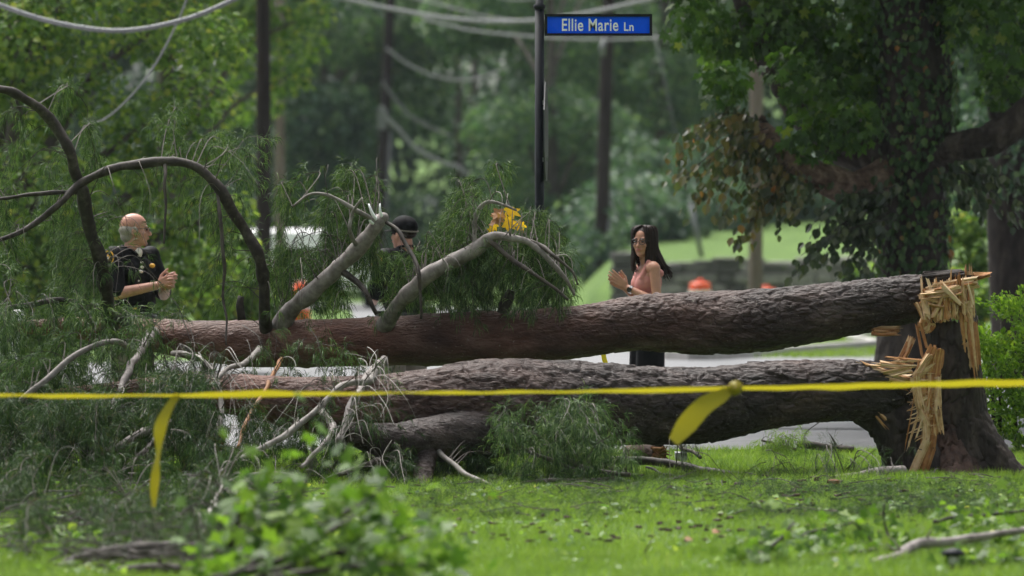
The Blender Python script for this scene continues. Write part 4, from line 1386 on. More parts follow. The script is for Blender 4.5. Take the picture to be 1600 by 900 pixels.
# sleeveless top
b = MB()
fw.ell(b, (0.0, 0, 1.235), (0.105, 0.150, 0.118)); fw.ell(b, (0.0, 0, 1.06), (0.100, 0.140, 0.15)); fw.ell(b, (-0.01, 0, 0.93), (0.115, 0.172, 0.10))
fw.ell(b, (0.058, 0.06, 1.215), (0.056, 0.062, 0.075)); fw.ell(b, (0.058, -0.06, 1.215), (0.056, 0.062, 0.075))
for s in (-1, 1):
    fw.cap(b, (0.068, s * 0.092, 1.27), (0.02, s * 0.098, 1.386), 0.024, 0.018)
    fw.cap(b, (0.02, s * 0.098, 1.386), (-0.072, s * 0.092, 1.30), 0.018, 0.03)
fuse(b, 'top', M['top_pink'], fw.root, 0.007, 3)
b = MB()                                                   # black wide trousers
fw.ell(b, (-0.01, 0, 0.90), (0.125, 0.180, 0.12))
for s in (-1, 1):
    fw.cap(b, (0.0, s * 0.085, 0.86), (0.01, s * 0.10, 0.45), 0.108, 0.112)
    fw.cap(b, (0.01, s * 0.10, 0.45), (0.0, s * 0.105, 0.14), 0.112, 0.118)
fuse(b, 'trousers', M['cloth_black'], fw.root, 0.012, 3)
fw.feet()
wt_ = MB()
wc = fw.w((0.150, 0.076, 1.178)); wd_ = unit(np.array(fw.w(wr_l)) - np.array(fw.w(el_l)))
wt_.tube(np.array([wc - wd_ * 0.011, wc + wd_ * 0.011]), 0.0315, 16, cap=False)
wat = wt_.build('wristwatch', M['steel'], fw.root, smooth=True)
dn = unit(np.cross(wd_, [0, 0, 1])); dn = dn if dn[1] < 0 else -dn
MB().tube(np.array([wc + dn * 0.028, wc + dn * 0.037]), 0.0195, 16).build('watch_face', M['frame_dark'], wat)
# long hair: a cap plus many locks falling behind and in front of the shoulder
hb = MB()
fw.hell(hb, (-0.024, 0, 0.040), (0.104, 0.087, 0.092)); fw.hell(hb, (-0.045, 0, -0.02), (0.080, 0.086, 0.09))
fuse(hb, 'hair', M['hair_dark'], fw.root, 0.006, 3)
hl = MB()
for k in range(170):
    a = rng.uniform(-150, 150) if k < 130 else rng.choice([-1, 1]) * rng.uniform(62, 80)
    th = R(180 + a)
    u0 = np.array([0.102 * math.cos(th) - 0.024, 0.087 * math.sin(th), 0.055 + rng.uniform(-0.02, 0.03)])
    front = abs(a) > 100
    top_ = np.array([0.035 - 0.02 * abs(rng.normal()), 0.02 * math.sin(th) + 0.004, 0.131])
    p0 = fw.h(top_); p1 = fw.h((u0 + np.array([0.0, 0, 0.02])) * [1.02, 1.03, 1])
    low = u0 * [1.05, 1.1, 1] + np.array([-0.012, 0, -0.12])
    p2 = fw.h(low)
    hp_b = np.array(p2) + (fw.B @ np.array([-0.045 + (0.05 if front else 0), 0, -0.10]))
    ln = rng.uniform(0.06, 0.12) if not front else rng.uniform(0.03, 0.08)
    p3 = hp_b + (fw.B @ np.array([-0.055 + (0.04 if front else 0) + rng.normal(0, 0.012), rng.normal(0, 0.012), -ln]))
    pr = crom(np.vstack([p0, p1, p2, hp_b, p3]), n=5)
    rr_ = np.interp(np.linspace(0, 1, len(pr)), [0, 0.2, 0.75, 1], [0.006, 0.011, 0.010, 0.002])
    hl.tube(pr, rr_, 6)
hl.build('hair_locks', M['hair_dark'], fw.root, smooth=True)


def patch(fig, centre, nrm, r, parent, star=True):
    """round gold-edged shoulder patch with a star emblem"""
    n = unit(nrm)
    u = unit(np.cross([0, 0, 1.0], n)); v = np.cross(n, u)
    def disc(rad, off, m, nm, par, k=20, inner=None):
        mb = MB()
        a = np.linspace(0, 2 * np.pi, k, endpoint=False)
        rr = rad if inner is None else np.where(np.arange(k) % 2 == 0, rad, inner)
        ring = centre + n * off + (np.cos(a + np.pi / 2) * rr)[:, None] * u + (np.sin(a + np.pi / 2) * rr * 1.12)[:, None] * v
        back = ring - n * 0.004
        mb.add(np.vstack([ring, back, [centre + n * off]]), [(2 * k, i, (i + 1) % k) for i in range(k)], [(i, k + i, k + (i + 1) % k, (i + 1) % k) for i in range(k)])
        return mb.build(nm, m, par)
    pd = disc(r, 0.004, M['gold'], 'shoulder_patch', parent)
    disc(r * 0.84, 0.0065, M['uniform'], 'patch_field', pd)
    disc(r * 0.62, 0.009, M['gold'], 'patch_star', pd, 12, r * 0.34)
    disc(r * 0.26, 0.0115, M['patch_white'], 'patch_seal', pd, 12)


def officer(fig, hat=False):
    b = MB()
    fig.head(b)
    b.capsule(fig.w((0.0, 0, 1.42)), fig.h((-0.012, 0, -0.05)), 0.064, 0.060)
    fig.cap(b, (0, -0.17, 1.42), (0, 0.17, 1.42), 0.055, 0.055)
    fig.ell(b, (0.0, 0, 1.30), (0.115, 0.18, 0.15)); fig.ell(b, (0.02, 0, 1.09), (0.125, 0.165, 0.16)); fig.ell(b, (-0.005, 0, 0.95), (0.115, 0.17, 0.12))
    fig.legs(b, 0.92, 0.095, 0.012)
    return b


def officer_clothes(fig, shs, els, sleeve=0.9):
    b = MB()
    fig.cap(b, (0, -0.175, 1.43), (0, 0.175, 1.43), 0.062, 0.062)
    fig.ell(b, (0.0, 0, 1.30), (0.132, 0.195, 0.165)); fig.ell(b, (0.025, 0, 1.10), (0.142, 0.182, 0.17)); fig.ell(b, (-0.005, 0, 0.99), (0.132, 0.185, 0.09))
    fig.ell(b, (0.05, 0.08, 1.31), (0.09, 0.085, 0.10)); fig.ell(b, (0.05, -0.08, 1.31), (0.09, 0.085, 0.10))
    for sh_, el_ in zip(shs, els):
        sh_, el_ = np.array(sh_), np.array(el_)
        fig.ell(b, sh_, (0.078, 0.07, 0.078))
        fig.cap(b, sh_, sh_ + (el_ - sh_) * sleeve, 0.070, 0.072)
    o = fuse(b, 'uniform_shirt', M['uniform'], fig.root, 0.008, 3)
    c = MB()                                               # collar
    for s in (-1, 1):
        pts = np.array([fig.w((-0.075, s * 0.01, 1.505)), fig.w((-0.03, s * 0.075, 1.50)), fig.w((0.04, s * 0.062, 1.475)), fig.w((0.085, s * 0.03, 1.435))])
        c.tube(crom(pts, n=5), [0.012] * 16, 6)
    c.build('collar', M['uniform'], o, smooth=True)
    bt = MB()
    a = np.linspace(0, 2 * np.pi, 25)
    ring = np.array([fig.w((0.005 + 0.142 * math.cos(t), 0.192 * math.sin(t), 0.975)) for t in a])
    bt.tube(ring, 0.026, 6, cap=False)
    bo = bt.build('duty_belt', M['leather'], fig.root, smooth=True)
    for ang, sz in ((-60, (0.06, 0.05, 0.11)), (-105, (0.07, 0.05, 0.17)), (-25, (0.05, 0.04, 0.10)), (75, (0.06, 0.05, 0.12))):
        t = R(ang)
        q = fig.w((0.005 + 0.165 * math.cos(t), 0.215 * math.sin(t), 0.95))
        MB().box(q, sz, fig.B @ rotz(t)).build('belt_pouch', M['leather'], bo)
    b = MB()
    fig.ell(b, (-0.005, 0, 0.93), (0.128, 0.182, 0.10))
    fig.legs(b, 0.90, 0.095, 0.026, 0.06)
    fuse(b, 'trousers', M['khaki'], fig.root, 0.012, 3)
    fig.feet()
    return o


# --- bald officer with clasped hands
OY = 42.0
fo = Fig('person', 206, OY, R(-38), R(4), (0.03, 0.0, 1.622), 'bald officer in black uniform with gold shoulder patch, hands clasped', head_scale=1.03)
b = officer(fo)
shs = [(0.0, -0.205, 1.43), (0.0, 0.205, 1.43)]
els = [(0.075, -0.255, 1.155), (0.09, 0.25, 1.15)]
wrs = [(0.285, -0.045, 1.215), (0.295, 0.05, 1.205)]
for sh_, el_, wr_ in zip(shs, els, wrs):
    fo.cap(b, sh_, el_, 0.058, 0.047); fo.cap(b, el_, wr_, 0.048, 0.031)
O_ = lambda d: fo.B @ np.asarray(d, float)
fo.hand(b, fo.w((0.298, -0.040, 1.220)), O_((0.72, 0.40, 0.42)), O_((-0.3, 1, 0.0)), O_((-0.5, 0.0, 0.9)), curl=(0.55, 0.6, 0.65, 0.7), tcurl=0.05, sc=1.05)
fo.hand(b, fo.w((0.305, 0.050, 1.205)), O_((0.8, -0.30, 0.35)), O_((-0.2, -1, 0.0)), O_((-0.4, 0.0, 0.9)), curl=(0.7, 0.75, 0.8, 0.85), tcurl=0.3, sc=1.05)
fuse(b, 'body', M['skin_m'], fo.root, 0.0048, 3)
fo.face_bits('hair_grey', 'lip')
fo.spectacles(0.019, 0.0022, 0.004, 0.75)
sh1 = officer_clothes(fo, shs, els)
# grey fringe round the back and sides of the head
hb = MB()
fo.hell(hb, (-0.030, 0, 0.0), (0.086, 0.0815, 0.062)); fo.hell(hb, (-0.045, 0, -0.045), (0.060, 0.062, 0.05))
fo.hcap(hb, (0.0, 0.0745, 0.012), (0.016, 0.074, -0.006), 0.016, 0.010); fo.hcap(hb, (0.0, -0.0745, 0.012), (0.016, -0.074, -0.006), 0.016, 0.010)
fuse(hb, 'hair', M['hair_grey'], fo.root, 0.006, 2)
u_ = MB(); u_.ell(fo.w((0.058, 0, 1.455)), (0.035, 0.035, 0.045), fo.B)
u_.build('undershirt', M['patch_white'], fo.root, smooth=True)
an = unit(O_((0.12, -1, 0.15)))
patch(fo, fo.w((0.010, -0.272, 1.415)), an, 0.052, sh1)
ch = MB()
cc = fo.w((0.035, -0.287, 1.30)); uu = unit(np.cross([0, 0, 1.0], an)); vv_ = np.cross(an, uu)
for k in range(3):
    for s in (-1, 1):
        ch.tube(np.array([cc + vv_ * (0.022 - 0.018 * k) + an * 0.006, cc + vv_ * (0.004 - 0.018 * k) + uu * s * 0.024 + an * 0.006]), 0.0045, 5)
ch.build('rank_chevron', M['gold'], sh1)
for q, sz in (((0.148, -0.055, 1.385), 0.012), ((0.155, -0.060, 1.35), 0.014), ((0.158, -0.075, 1.318), 0.016), ((0.155, -0.10, 1.25), 0.009), ((0.02, -0.17, 1.497), 0.009), ((0.148, 0.06, 1.36), 0.022)):
    e = MB(); e.ell(fo.w(q), (sz, sz, sz * 0.8), fo.B, 10, 6); e.build('badge_pin', M['patch_white'] if sz < 0.02 else M['gold'], sh1, smooth=True)
for s in (-1, 1):                                            # breast pockets
    MB().box(fo.w((0.146, s * 0.085, 1.265)), (0.02, 0.105, 0.11), fo.B).build('breast_pocket', M['uniform'], sh1)
rd = MB().box(fo.w((0.12, -0.135, 1.01)), (0.055, 0.06, 0.12), fo.B).build('radio', M['rubber'], fo.root)
MB().box(fo.w((0.15, -0.135, 1.045)), (0.006, 0.04, 0.014), fo.B).build('radio_label', M['gold'], rd)

# --- officer in a black cap, half hidden
f2 = Fig('person', 634, 43.4, R(128), R(140), (0.03, 0.0, 1.595), 'officer in black cap half hidden behind the broken pale limb')
b = officer(f2)
shs = [(0.0, -0.205, 1.41), (0.0, 0.205, 1.41)]
els = [(0.03, -0.26, 1.13), (0.04, 0.26, 1.13)]
wrs = [(0.25, -0.12, 1.08), (0.25, 0.12, 1.08)]
for k, (sh_, el_, wr_) in enumerate(zip(shs, els, wrs)):
    f2.cap(b, sh_, el_, 0.056, 0.046); f2.cap(b, el_, wr_, 0.047, 0.030)
    s = -1 if k == 0 else 1
    f2.hand(b, f2.w(wr_), f2.B @ np.array([0.9, -s * 0.4, 0.05]), f2.B @ np.array([0, -s * 1.0, 0.1]), f2.B @ np.array([0.2, 0, 1.0]), curl=(0.5, 0.5, 0.55, 0.6), sc=1.03)
fuse(b, 'body', M['skin_m'], f2.root, 0.006, 3)
f2.face_bits('hair_dark')
sh2 = officer_clothes(f2, shs, els)
hb = MB(); f2.hell(hb, (-0.03, 0, 0.008), (0.086, 0.0795, 0.05))
fuse(hb, 'hair', M['hair_dark'], f2.root, 0.006, 2)
sa = MB(); sa.tube(np.array([f2.h((-0.015 + 0.108 * math.cos(t), 0.092 * math.sin(t), 0.030 + 0.012 * math.cos(t))) for t in np.linspace(R(95), R(265), 15)]), 0.006, 6)
sa.build('cap_strap', M['khaki'], f2.root, smooth=True)
cp = MB(); f2.hell(cp, (-0.010, 0, 0.052), (0.112, 0.094, 0.092)); fuse(cp, 'cap', M['cloth_black'], f2.root, 0.006, 2)
pk = MB()
pv = []
for t in np.linspace(-60, 60, 9):
    for rr_, zz in ((0.095, 0.035), (0.175 * (0.75 + 0.25 * math.cos(R(t * 1.3))), 0.02)):
        pv.append(f2.h((rr_ * math.cos(R(t)), rr_ * 0.9 * math.sin(R(t)), zz + 0.004 * math.cos(R(t)))))
pv = np.array(pv)
pk.add(np.vstack([pv, pv - [0, 0, 0.006]]), None, [(2 * i, 2 * i + 1, 2 * i + 3, 2 * i + 2) for i in range(8)] + [(18 + 2 * i, 18 + 2 * i + 2, 18 + 2 * i + 3, 18 + 2 * i + 1) for i in range(8)] + [(2 * i + 1, 18 + 2 * i + 1, 18 + 2 * i + 3, 2 * i + 3) for i in range(8)])
pk.build('cap_peak', M['cloth_black'], f2.root, smooth=True)
for s in (-1, 1):
    patch(f2, f2.w((0.0, s * 0.275, 1.385)), f2.B @ np.array([-0.25, s * 1.0, 0.1]), 0.052, sh2)

# ------------------------------------------------------------------ the two fallen pine stems
up = thing('fallen_pine_tree', P(1440, 470, 38.0), 'upper fallen pine stem, its snapped end resting on the stump top', 'fallen tree')
lo = thing('fallen_pine_tree', P(1420, 735, 37.5), 'lower fallen pine stem, thick and dark, bent down from the stump side', 'fallen tree')

up_rows = px_path([(1448, 466, 37.9, 33), (1400, 471, 37.95, 37), (1300, 487, 38.0, 43), (1200, 500, 38.05, 48), (1100, 504, 38.1, 48), (1000, 505, 38.15, 43), (900, 519, 38.2, 41.5), (800, 526, 38.3, 40),
                   (700, 530, 38.4, 39.5), (600, 533, 38.45, 39), (500, 536, 38.5, 38), (400, 537, 38.6, 37), (320, 533, 38.7, 33), (250, 525, 38.8, 27), (170, 517, 38.9, 20), (100, 512, 39.0, 14), (20, 510, 39.1, 8)])
ub = MB()
up_pr, up_ring = bark_tube(ub, up_rows, 0.0088, 132, (8.5, 25), lambda f: np.interp(f, [0, 0.3, 0.42, 0.55, 1], [0.014, 0.011, 0.006, 0.0030, 0.0025]), 101, lump=0.014,
                           along=lambda f: np.interp(f, [0.15, 0.4, 0.6], [0, 0.6, 1.0]), whorls=(0.286, 0.395, 0.475, 0.535, 0.594, 0.665, 0.74))
ub.build('trunk', M['pine_bark'], up, smooth=True)

lo_rows = px_path([(1420, 606, 37.62, 20), (1406, 608, 37.6, 32), (1380, 610, 37.55, 43), (1340, 611, 37.5, 48), (1290, 612, 37.45, 49), (1200, 617, 37.4, 53), (1100, 632, 37.3, 58), (1000, 634, 37.2, 62),
                   (900, 632, 37.1, 64), (800, 630, 37.0, 71), (740, 634, 36.95, 72), (680, 640, 36.9, 65), (600, 644, 36.85, 57), (500, 634, 36.8, 46), (400, 622, 36.9, 35), (300, 612, 37.0, 26), (200, 612, 37.1, 18), (80, 618, 37.2, 10)])
lb = MB()
lo_pr, lo_ring = bark_tube(lb, lo_rows, 0.0088, 144, (7.0, 20), lambda f: np.interp(f, [0, 0.5, 0.62, 0.8, 1], [0.016, 0.016, 0.012, 0.005, 0.003]), 202, lump=0.018,
                           along=lambda f: np.interp(f, [0.4, 0.65, 0.85], [0, 0.5, 1.0]))
lb.build('trunk', M['pine_bark'], lo, smooth=True)
# big side stem under the lower trunk and the stubs it stands on
for rows in ([(830, 655, 37.0, 52), (760, 672, 36.8, 44), (690, 684, 36.6, 36), (610, 688, 36.4, 26), (540, 676, 36.3, 16)],
             [(668, 690, 36.6, 20), (664, 722, 36.4, 16), (660, 752, 36.25, 14), (656, 778, 36.1, 19)],
             [(604, 690, 36.5, 12), (598, 712, 36.4, 10), (590, 745, 36.3, 8), (585, 775, 36.2, 8)]):
    b_ = MB(); bark_tube(b_, px_path(rows), 0.012, 40, (9, 18), lambda f: 0.010 + 0 * f, random.randrange(999), lump=0.012)
    b_.build('stub', M['pine_bark'], lo, smooth=True)


def limb(parent, rows, mat, name='branch', seg=12, wob=0.011):
    pr = crom(px_path(rows), step=0.03)
    n = len(pr)
    k = np.arange(n)[:, None] * 0.19 + np.array([0.3, 7.1, 13.7])
    off = np.stack([vnoise(np.stack([k[:, j], np.zeros(n), np.full(n, j * 3.3 + rows[0][0])], 1), 5) for j in range(3)], 1) * wob
    pr[:, :3] += off * np.minimum(1, np.arange(n) / 4)[:, None]
    rad = pr[:, 3] * (1 + 0.14 * vnoise(np.stack([np.arange(n) * 0.35, np.zeros(n), np.full(n, rows[0][1])], 1), 3) + 0.14 * np.maximum(0, vnoise(np.stack([np.arange(n) * 1.1, np.zeros(n), np.full(n, rows[0][1] + 5)], 1), 4)) ** 2)
    MB().tube(pr[:, :3], np.maximum(rad, 0.0012), seg).build(name, M[mat], parent, smooth=True)
    return pr


UPB, LOB = [], []
Y1 = 38.3
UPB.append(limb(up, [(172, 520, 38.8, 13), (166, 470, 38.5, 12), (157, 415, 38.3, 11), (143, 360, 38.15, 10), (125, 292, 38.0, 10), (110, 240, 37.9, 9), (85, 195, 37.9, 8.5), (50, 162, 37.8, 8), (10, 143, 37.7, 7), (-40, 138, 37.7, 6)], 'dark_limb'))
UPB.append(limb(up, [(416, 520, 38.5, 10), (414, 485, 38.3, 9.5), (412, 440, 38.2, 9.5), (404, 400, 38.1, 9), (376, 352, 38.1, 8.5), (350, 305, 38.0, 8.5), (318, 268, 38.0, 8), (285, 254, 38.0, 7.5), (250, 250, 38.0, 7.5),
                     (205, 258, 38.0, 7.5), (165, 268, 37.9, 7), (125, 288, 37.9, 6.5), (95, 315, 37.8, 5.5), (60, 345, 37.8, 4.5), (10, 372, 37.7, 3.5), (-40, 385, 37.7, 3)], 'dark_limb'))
UPB.append(limb(up, [(436, 512, 38.5, 14), (452, 488, 38.4, 13.5), (490, 452, 38.2, 13), (530, 418, 38.1, 12.5), (562, 386, 38.0, 12), (588, 355, 37.9, 11), (598, 341, 37.9, 10)], 'limb_bark'))
UPB.append(limb(up, [(596, 520, 38.4, 14), (612, 488, 38.2, 13), (640, 455, 38.0, 12.5), (668, 432, 37.9, 12), (700, 413, 37.85, 11.5), (735, 394, 37.8, 11), (756, 378, 37.8, 10), (772, 369, 37.75, 8), (800, 372, 37.7, 6.5), (824, 377, 37.7, 5.5),
                     (850, 400, 37.7, 4.5), (880, 432, 37.7, 3.5), (900, 462, 37.7, 2.2)], 'limb_bark'))
UPB.append(limb(up, [(744, 392, 37.8, 4), (740, 362, 37.8, 3.5), (746, 332, 37.8, 3.2), (764, 315, 37.8, 2.8), (790, 322, 37.8, 2), (808, 330, 37.8, 1.5)], 'grey_twig'))
UPB.append(limb(up, [(600, 345, 37.9, 3.2), (622, 362, 37.8, 3.2), (643, 395, 37.7, 3.4), (655, 430, 37.6, 3), (659, 470, 37.6, 2.4), (660, 500, 37.6, 2)], 'dark_limb'))
UPB.append(limb(up, [(592, 352, 37.9, 4), (560, 330, 37.8, 3.6), (530, 312, 37.8, 3), (505, 303, 37.8, 2.5), (480, 304, 37.8, 2), (455, 322, 37.8, 1.6)], 'grey_twig'))
UPB.append(limb(up, [(560, 388, 38.0, 4), (545, 360, 37.8, 3), (550, 335, 37.8, 2.6), (565, 310, 37.7, 2)], 'grey_twig'))
UPB.append(limb(up, [(530, 420, 38.1, 5), (558, 440, 38.0, 5), (575, 462, 37.9, 4), (590, 490, 37.9, 3.5)], 'dark_limb'))
UPB.append(limb(up, [(762, 374, 37.75, 4), (790, 395, 37.7, 4), (830, 425, 37.6, 3.2), (862, 448, 37.6, 2.6), (890, 470, 37.6, 2)], 'twig'))
UPB.append(limb(up, [(828, 378, 37.7, 4), (846, 386, 37.7, 3.5), (868, 402, 37.6, 2.5), (895, 424, 37.6, 1.8), (905, 445, 37.6, 1.3)], 'twig'))
UPB.append(limb(up, [(258, 250, 38.0, 3), (256, 285, 37.9, 2.6), (260, 320, 37.9, 2.2), (256, 380, 37.9, 1.6)], 'twig'))
UPB.append(limb(up, [(340, 300, 38.0, 3.2), (345, 350, 37.9, 2.8), (352, 410, 37.9, 2.6), (350, 470, 37.9, 2), (356, 540, 37.8, 1.4)], 'twig'))
UPB.append(limb(up, [(120, 300, 37.9, 4), (80, 300, 37.8, 3.4), (40, 306, 37.8, 2.8), (-20, 312, 37.7, 2.2)], 'dark_limb'))
UPB.append(limb(up, [(240, 520, 38.6, 9), (225, 540, 37.6, 7), (205, 572, 37.0, 6), (190, 605, 36.7, 5), (168, 645, 36.5, 4)], 'limb_bark'))
UPB.append(limb(up, [(210, 548, 37.3, 4), (180, 533, 36.9, 4.5), (150, 538, 36.7, 4.6), (110, 562, 36.6, 4.6), (60, 602, 36.5, 4.4), (20, 635, 36.5, 4.2), (-30, 670, 36.4, 4)], 'grey_twig'))
UPB.append(limb(up, [(200, 505, 38.7, 8), (150, 480, 38.5, 6), (90, 470, 38.3, 5), (20, 480, 38.1, 4), (-40, 500, 38.0, 3)], 'dark_limb'))
UPB.append(limb(up, [(596, 570, 38.1, 11), (600, 590, 37.7, 10), (602, 606, 37.5, 9)], 'dark_limb'))
UPB.append(limb(up, [(378, 500, 38.2, 6), (376, 478, 38.2, 6), (378, 462, 38.2, 5)], 'dark_limb', 'stub'))
UPB.append(limb(up, [(786, 490, 38.2, 11), (792, 470, 38.2, 9), (800, 452, 38.2, 6)], 'dark_limb', 'stub'))
# bark-stripped broken end of the pale limb
for a, b_ in (((598, 342), (594, 318)), ((590, 346), (576, 318)), ((584, 350), (576, 338))):
    limb(up, [(a[0], a[1], 37.88, 3), ((a[0] + b_[0]) / 2 - 2, (a[1] + b_[1]) / 2, 37.85, 2.4), (b_[0], b_[1], 37.85, 1.2)], 'sign_white', 'splinter', 6, 0.001)
MB().ell(P(598, 340, 37.9), (0.042, 0.042, 0.036)).build('broken_tip', M['limb_bark'], up, smooth=True)

LOB.append(limb(lo, [(600, 560, 37.6, 5.5), (580, 582, 36.9, 5.5), (560, 612, 36.4, 6), (545, 645, 36.2, 6.5), (530, 690, 36.0, 5)], 'limb_bark'))
LOB.append(limb(lo, [(578, 592, 36.9, 6), (584, 580, 36.6, 6.5), (576, 596, 36.4, 6), (548, 600, 36.3, 5), (525, 612, 36.2, 5), (480, 652, 36.0, 4.8), (430, 690, 35.8, 4.6), (380, 716, 35.6, 4.2), (330, 745, 35.4, 3.6), (290, 768, 35.3, 3)], 'grey_twig'))
LOB.append(limb(lo, [(270, 552, 37.2, 4), (300, 555, 36.8, 4), (325, 570, 36.6, 4), (340, 600, 36.5, 4), (347, 645, 36.3, 4), (335, 680, 36.1, 4), (312, 712, 35.9, 3.2)], 'grey_twig'))
LOB.append(limb(lo, [(405, 545, 37.6, 5), (385, 565, 37.2, 4.5), (355, 578, 36.9, 4), (330, 600, 36.7, 3.5), (300, 615, 36.5, 3.2), (270, 640, 36.4, 2.4)], 'grey_twig'))
LOB.append(limb(lo, [(440, 560, 37.6, 3), (428, 585, 37.0, 3.2), (410, 615, 36.6, 3.2), (388, 655, 36.3, 2.8), (372, 700, 36.0, 2.4)], 'brown_leaf'))
LOB.append(limb(lo, [(337, 710, 36.0, 7), (340, 696, 36.0, 7.5), (343, 680, 36.0, 8)], 'wood_orange', 'stub'))
LOB.append(limb(lo, [(230, 672, 36.4, 7), (200, 690, 36.2, 6), (165, 705, 36.0, 5), (135, 718, 35.9, 4)], 'limb_bark'))
LOB.append(limb(lo, [(310, 785, 35.3, 4), (345, 760, 35.4, 4.6), (390, 742, 35.5, 4.5), (430, 740, 35.6, 4), (480, 750, 35.7, 3)], 'grey_twig'))
LOB.append(limb(lo, [(500, 640, 36.6, 6), (520, 665, 36.3, 5), (500, 700, 36.0, 4), (470, 730, 35.8, 3)], 'limb_bark'))
LOB.append(limb(lo, [(250, 612, 37.0, 8), (180, 650, 36.6, 6), (90, 690, 36.3, 4.5), (0, 720, 36.1, 3)], 'dark_limb'))
LOB.append(limb(lo, [(330, 620, 37.0, 6), (270, 660, 36.5, 5), (200, 730, 36.0, 4), (130, 765, 35.7, 3)], 'dark_limb'))
LOB.append(limb(lo, [(680, 700, 36.5, 5), (720, 735, 36.2, 4), (770, 765, 35.9, 3.4), (690, 768, 35.8, 3)], 'grey_twig'))
LOB.append(limb(lo, [(640, 700, 36.4, 5), (560, 730, 36.1, 4), (500, 755, 35.9, 3)], 'twig'))


# --- twigs and needles
class Pine:
    def __init__(self):
        self.tw, self.gt, self.tp, self.td = MB(), MB(), [], []

    def twig(self, src, tgt, needles=True, sag=0.12, dead=False, dens=1.0):
        """a twig from the nearest point of the branches in src to tgt, arching over and hanging"""
        best = None
        for pr in src:
            d = np.linalg.norm((pr[:, :3] - tgt) * [1, 0.5, 1], axis=1)
            d = d + np.where(pr[:, 2] < tgt[2], 0.25, 0) * 0.8
            k = int(np.argmin(d + rng.uniform(0, 0.25, len(d))))
            if best is None or d[k] < best[0]:
                best = (d[k], pr[k, :3])
        b = best[1]
        L = np.linalg.norm(tgt - b)
        if not needles and (L < 0.08 or L > 1.0 or (tgt[2] > b[2] and rng.random() < 0.8)):
            return
        if L < 0.05 or L > 1.3:
            b = tgt + unit(np.array([rng.normal(), rng.normal() * .5, 0.8])) * rng.uniform(0.2, 0.45)
            L = np.linalg.norm(tgt - b)
        m1 = b * 0.65 + tgt * 0.35 + np.array([0, 0, sag * L * 1.3]) + rng.normal(0, 0.05 * L, 3)
        m2 = b * 0.3 + tgt * 0.7 + np.array([0, 0, sag * L]) + rng.normal(0, 0.05 * L, 3)
        end = tgt + np.array([rng.normal(0, 0.03), rng.normal(0, 0.03), -0.05])
        end[2] = max(end[2], 0.012)
        pr = crom(np.vstack([b, m1, m2, end]), n=6)
        (self.gt if dead else self.tw).tube(pr, np.linspace(0.0026 + 0.0022 * min(L, 1), 0.0011, len(pr)), 3, cap=False)
        if needles:
            n = max(4, int(L / 0.035 * dens))
            f = np.linspace(0.35 if L > 0.4 else 0.15, 1.0, n)
            idx = f * (len(pr) - 1)
            i0 = np.minimum(idx.astype(int), len(pr) - 2)
            p = pr[i0] + (pr[i0 + 1] - pr[i0]) * (idx - i0)[:, None]
            d = unit(pr[i0 + 1] - pr[i0])
            for q, e in zip(p, d):                           # short side shoots, each ending in a tuft
                for _ in range(2):
                    sd = unit(e * 0.7 + rng.normal(0, 0.55, 3) + np.array([0, 0, -0.25]))
                    ln = rng.uniform(0.03, 0.11)
                    q2 = q + sd * ln
                    if q2[2] < 0.02:
                        q2[2] = 0.02
                    self.tw.add(np.vstack([q - [0.0012, 0, 0], q + [0.0012, 0, 0], q2]), [(0, 1, 2)])
                    self.tp.append(q2); self.td.append(sd)
        return pr

    def build(self, parent, mat, K=9, ln=(0.055, 0.11), droop=0.5, w=0.0042, name='needles'):
        if self.tp:                                          # gaps where the breeze and the fall left the twigs open
            keep = []
            for q_, d_ in zip(self.tp, self.td):
                u_, v_ = 800 + q_[0] / q_[1] * F, HORIZON + (EYE - q_[2]) / q_[1] * F
                gap = (592 < u_ < 668 and 312 < v_ < 392) or (176 < u_ < 285 and 322 < v_ < 462 and rng.random() < 0.85) or (444 < u_ < 505 and 352 < v_ < 384) or (u_ < 26 and 425 < v_ < 474) or (235 < u_ < 450 and 488 < v_ < 580 and rng.random() < 0.8) or (455 < u_ < 482 and 430 < v_ < 450)
                keep.append(not gap)
            self.tp = [q_ for q_, k_ in zip(self.tp, keep) if k_]; self.td = [q_ for q_, k_ in zip(self.td, keep) if k_]
            p = np.repeat(np.array(self.tp), K, 0)
            d = np.repeat(np.array(self.td), K, 0)
            n = len(p)
            d = unit(d * 0.7 + rng.normal(0, 0.48, (n, 3)) + np.array([0, 0, -droop * 0.7]))
            L = rng.uniform(*ln, n)[:, None]
            p = p - d * 0.012 + rng.normal(0, 0.006, (n, 3))
            side = unit(np.cross(d, rng.normal(0, 1, (n, 3)) * [0.5, 1, 0.5])) * w / 2
            mid = p + d * L * 0.6
            tip = p + unit(d + np.array([0, 0, -0.35])) * L
            tip[:, 2] = np.maximum(tip[:, 2], 0.004)
            v = np.stack([p, mid + side, mid - side, tip], 1).reshape(-1, 3)
            k = np.arange(n)[:, None] * 4
            nb = MB().add(v, np.concatenate([k + [0, 1, 2], k + [1, 3, 2]]))
            nb.build(name, M[mat], parent, kind='stuff')
        if self.tw.n:
            self.tw.build('twigs', M['twig'], parent, kind='stuff')
        if self.gt.n:
            self.gt.build('dead_twigs', M['grey_twig'], parent, kind='stuff')


def region(n, x0, x1, y0, y1, ya, yb, fn=None):
    out = []
    while len(out) < n:
        px, py = random.uniform(x0, x1), random.uniform(y0, y1)
        if fn and random.random() > fn(px, py):
            continue
        q = P(px, py, random.uniform(ya, yb))
        q[2] = max(q[2], 0.03)
        out.append(q)
    return out


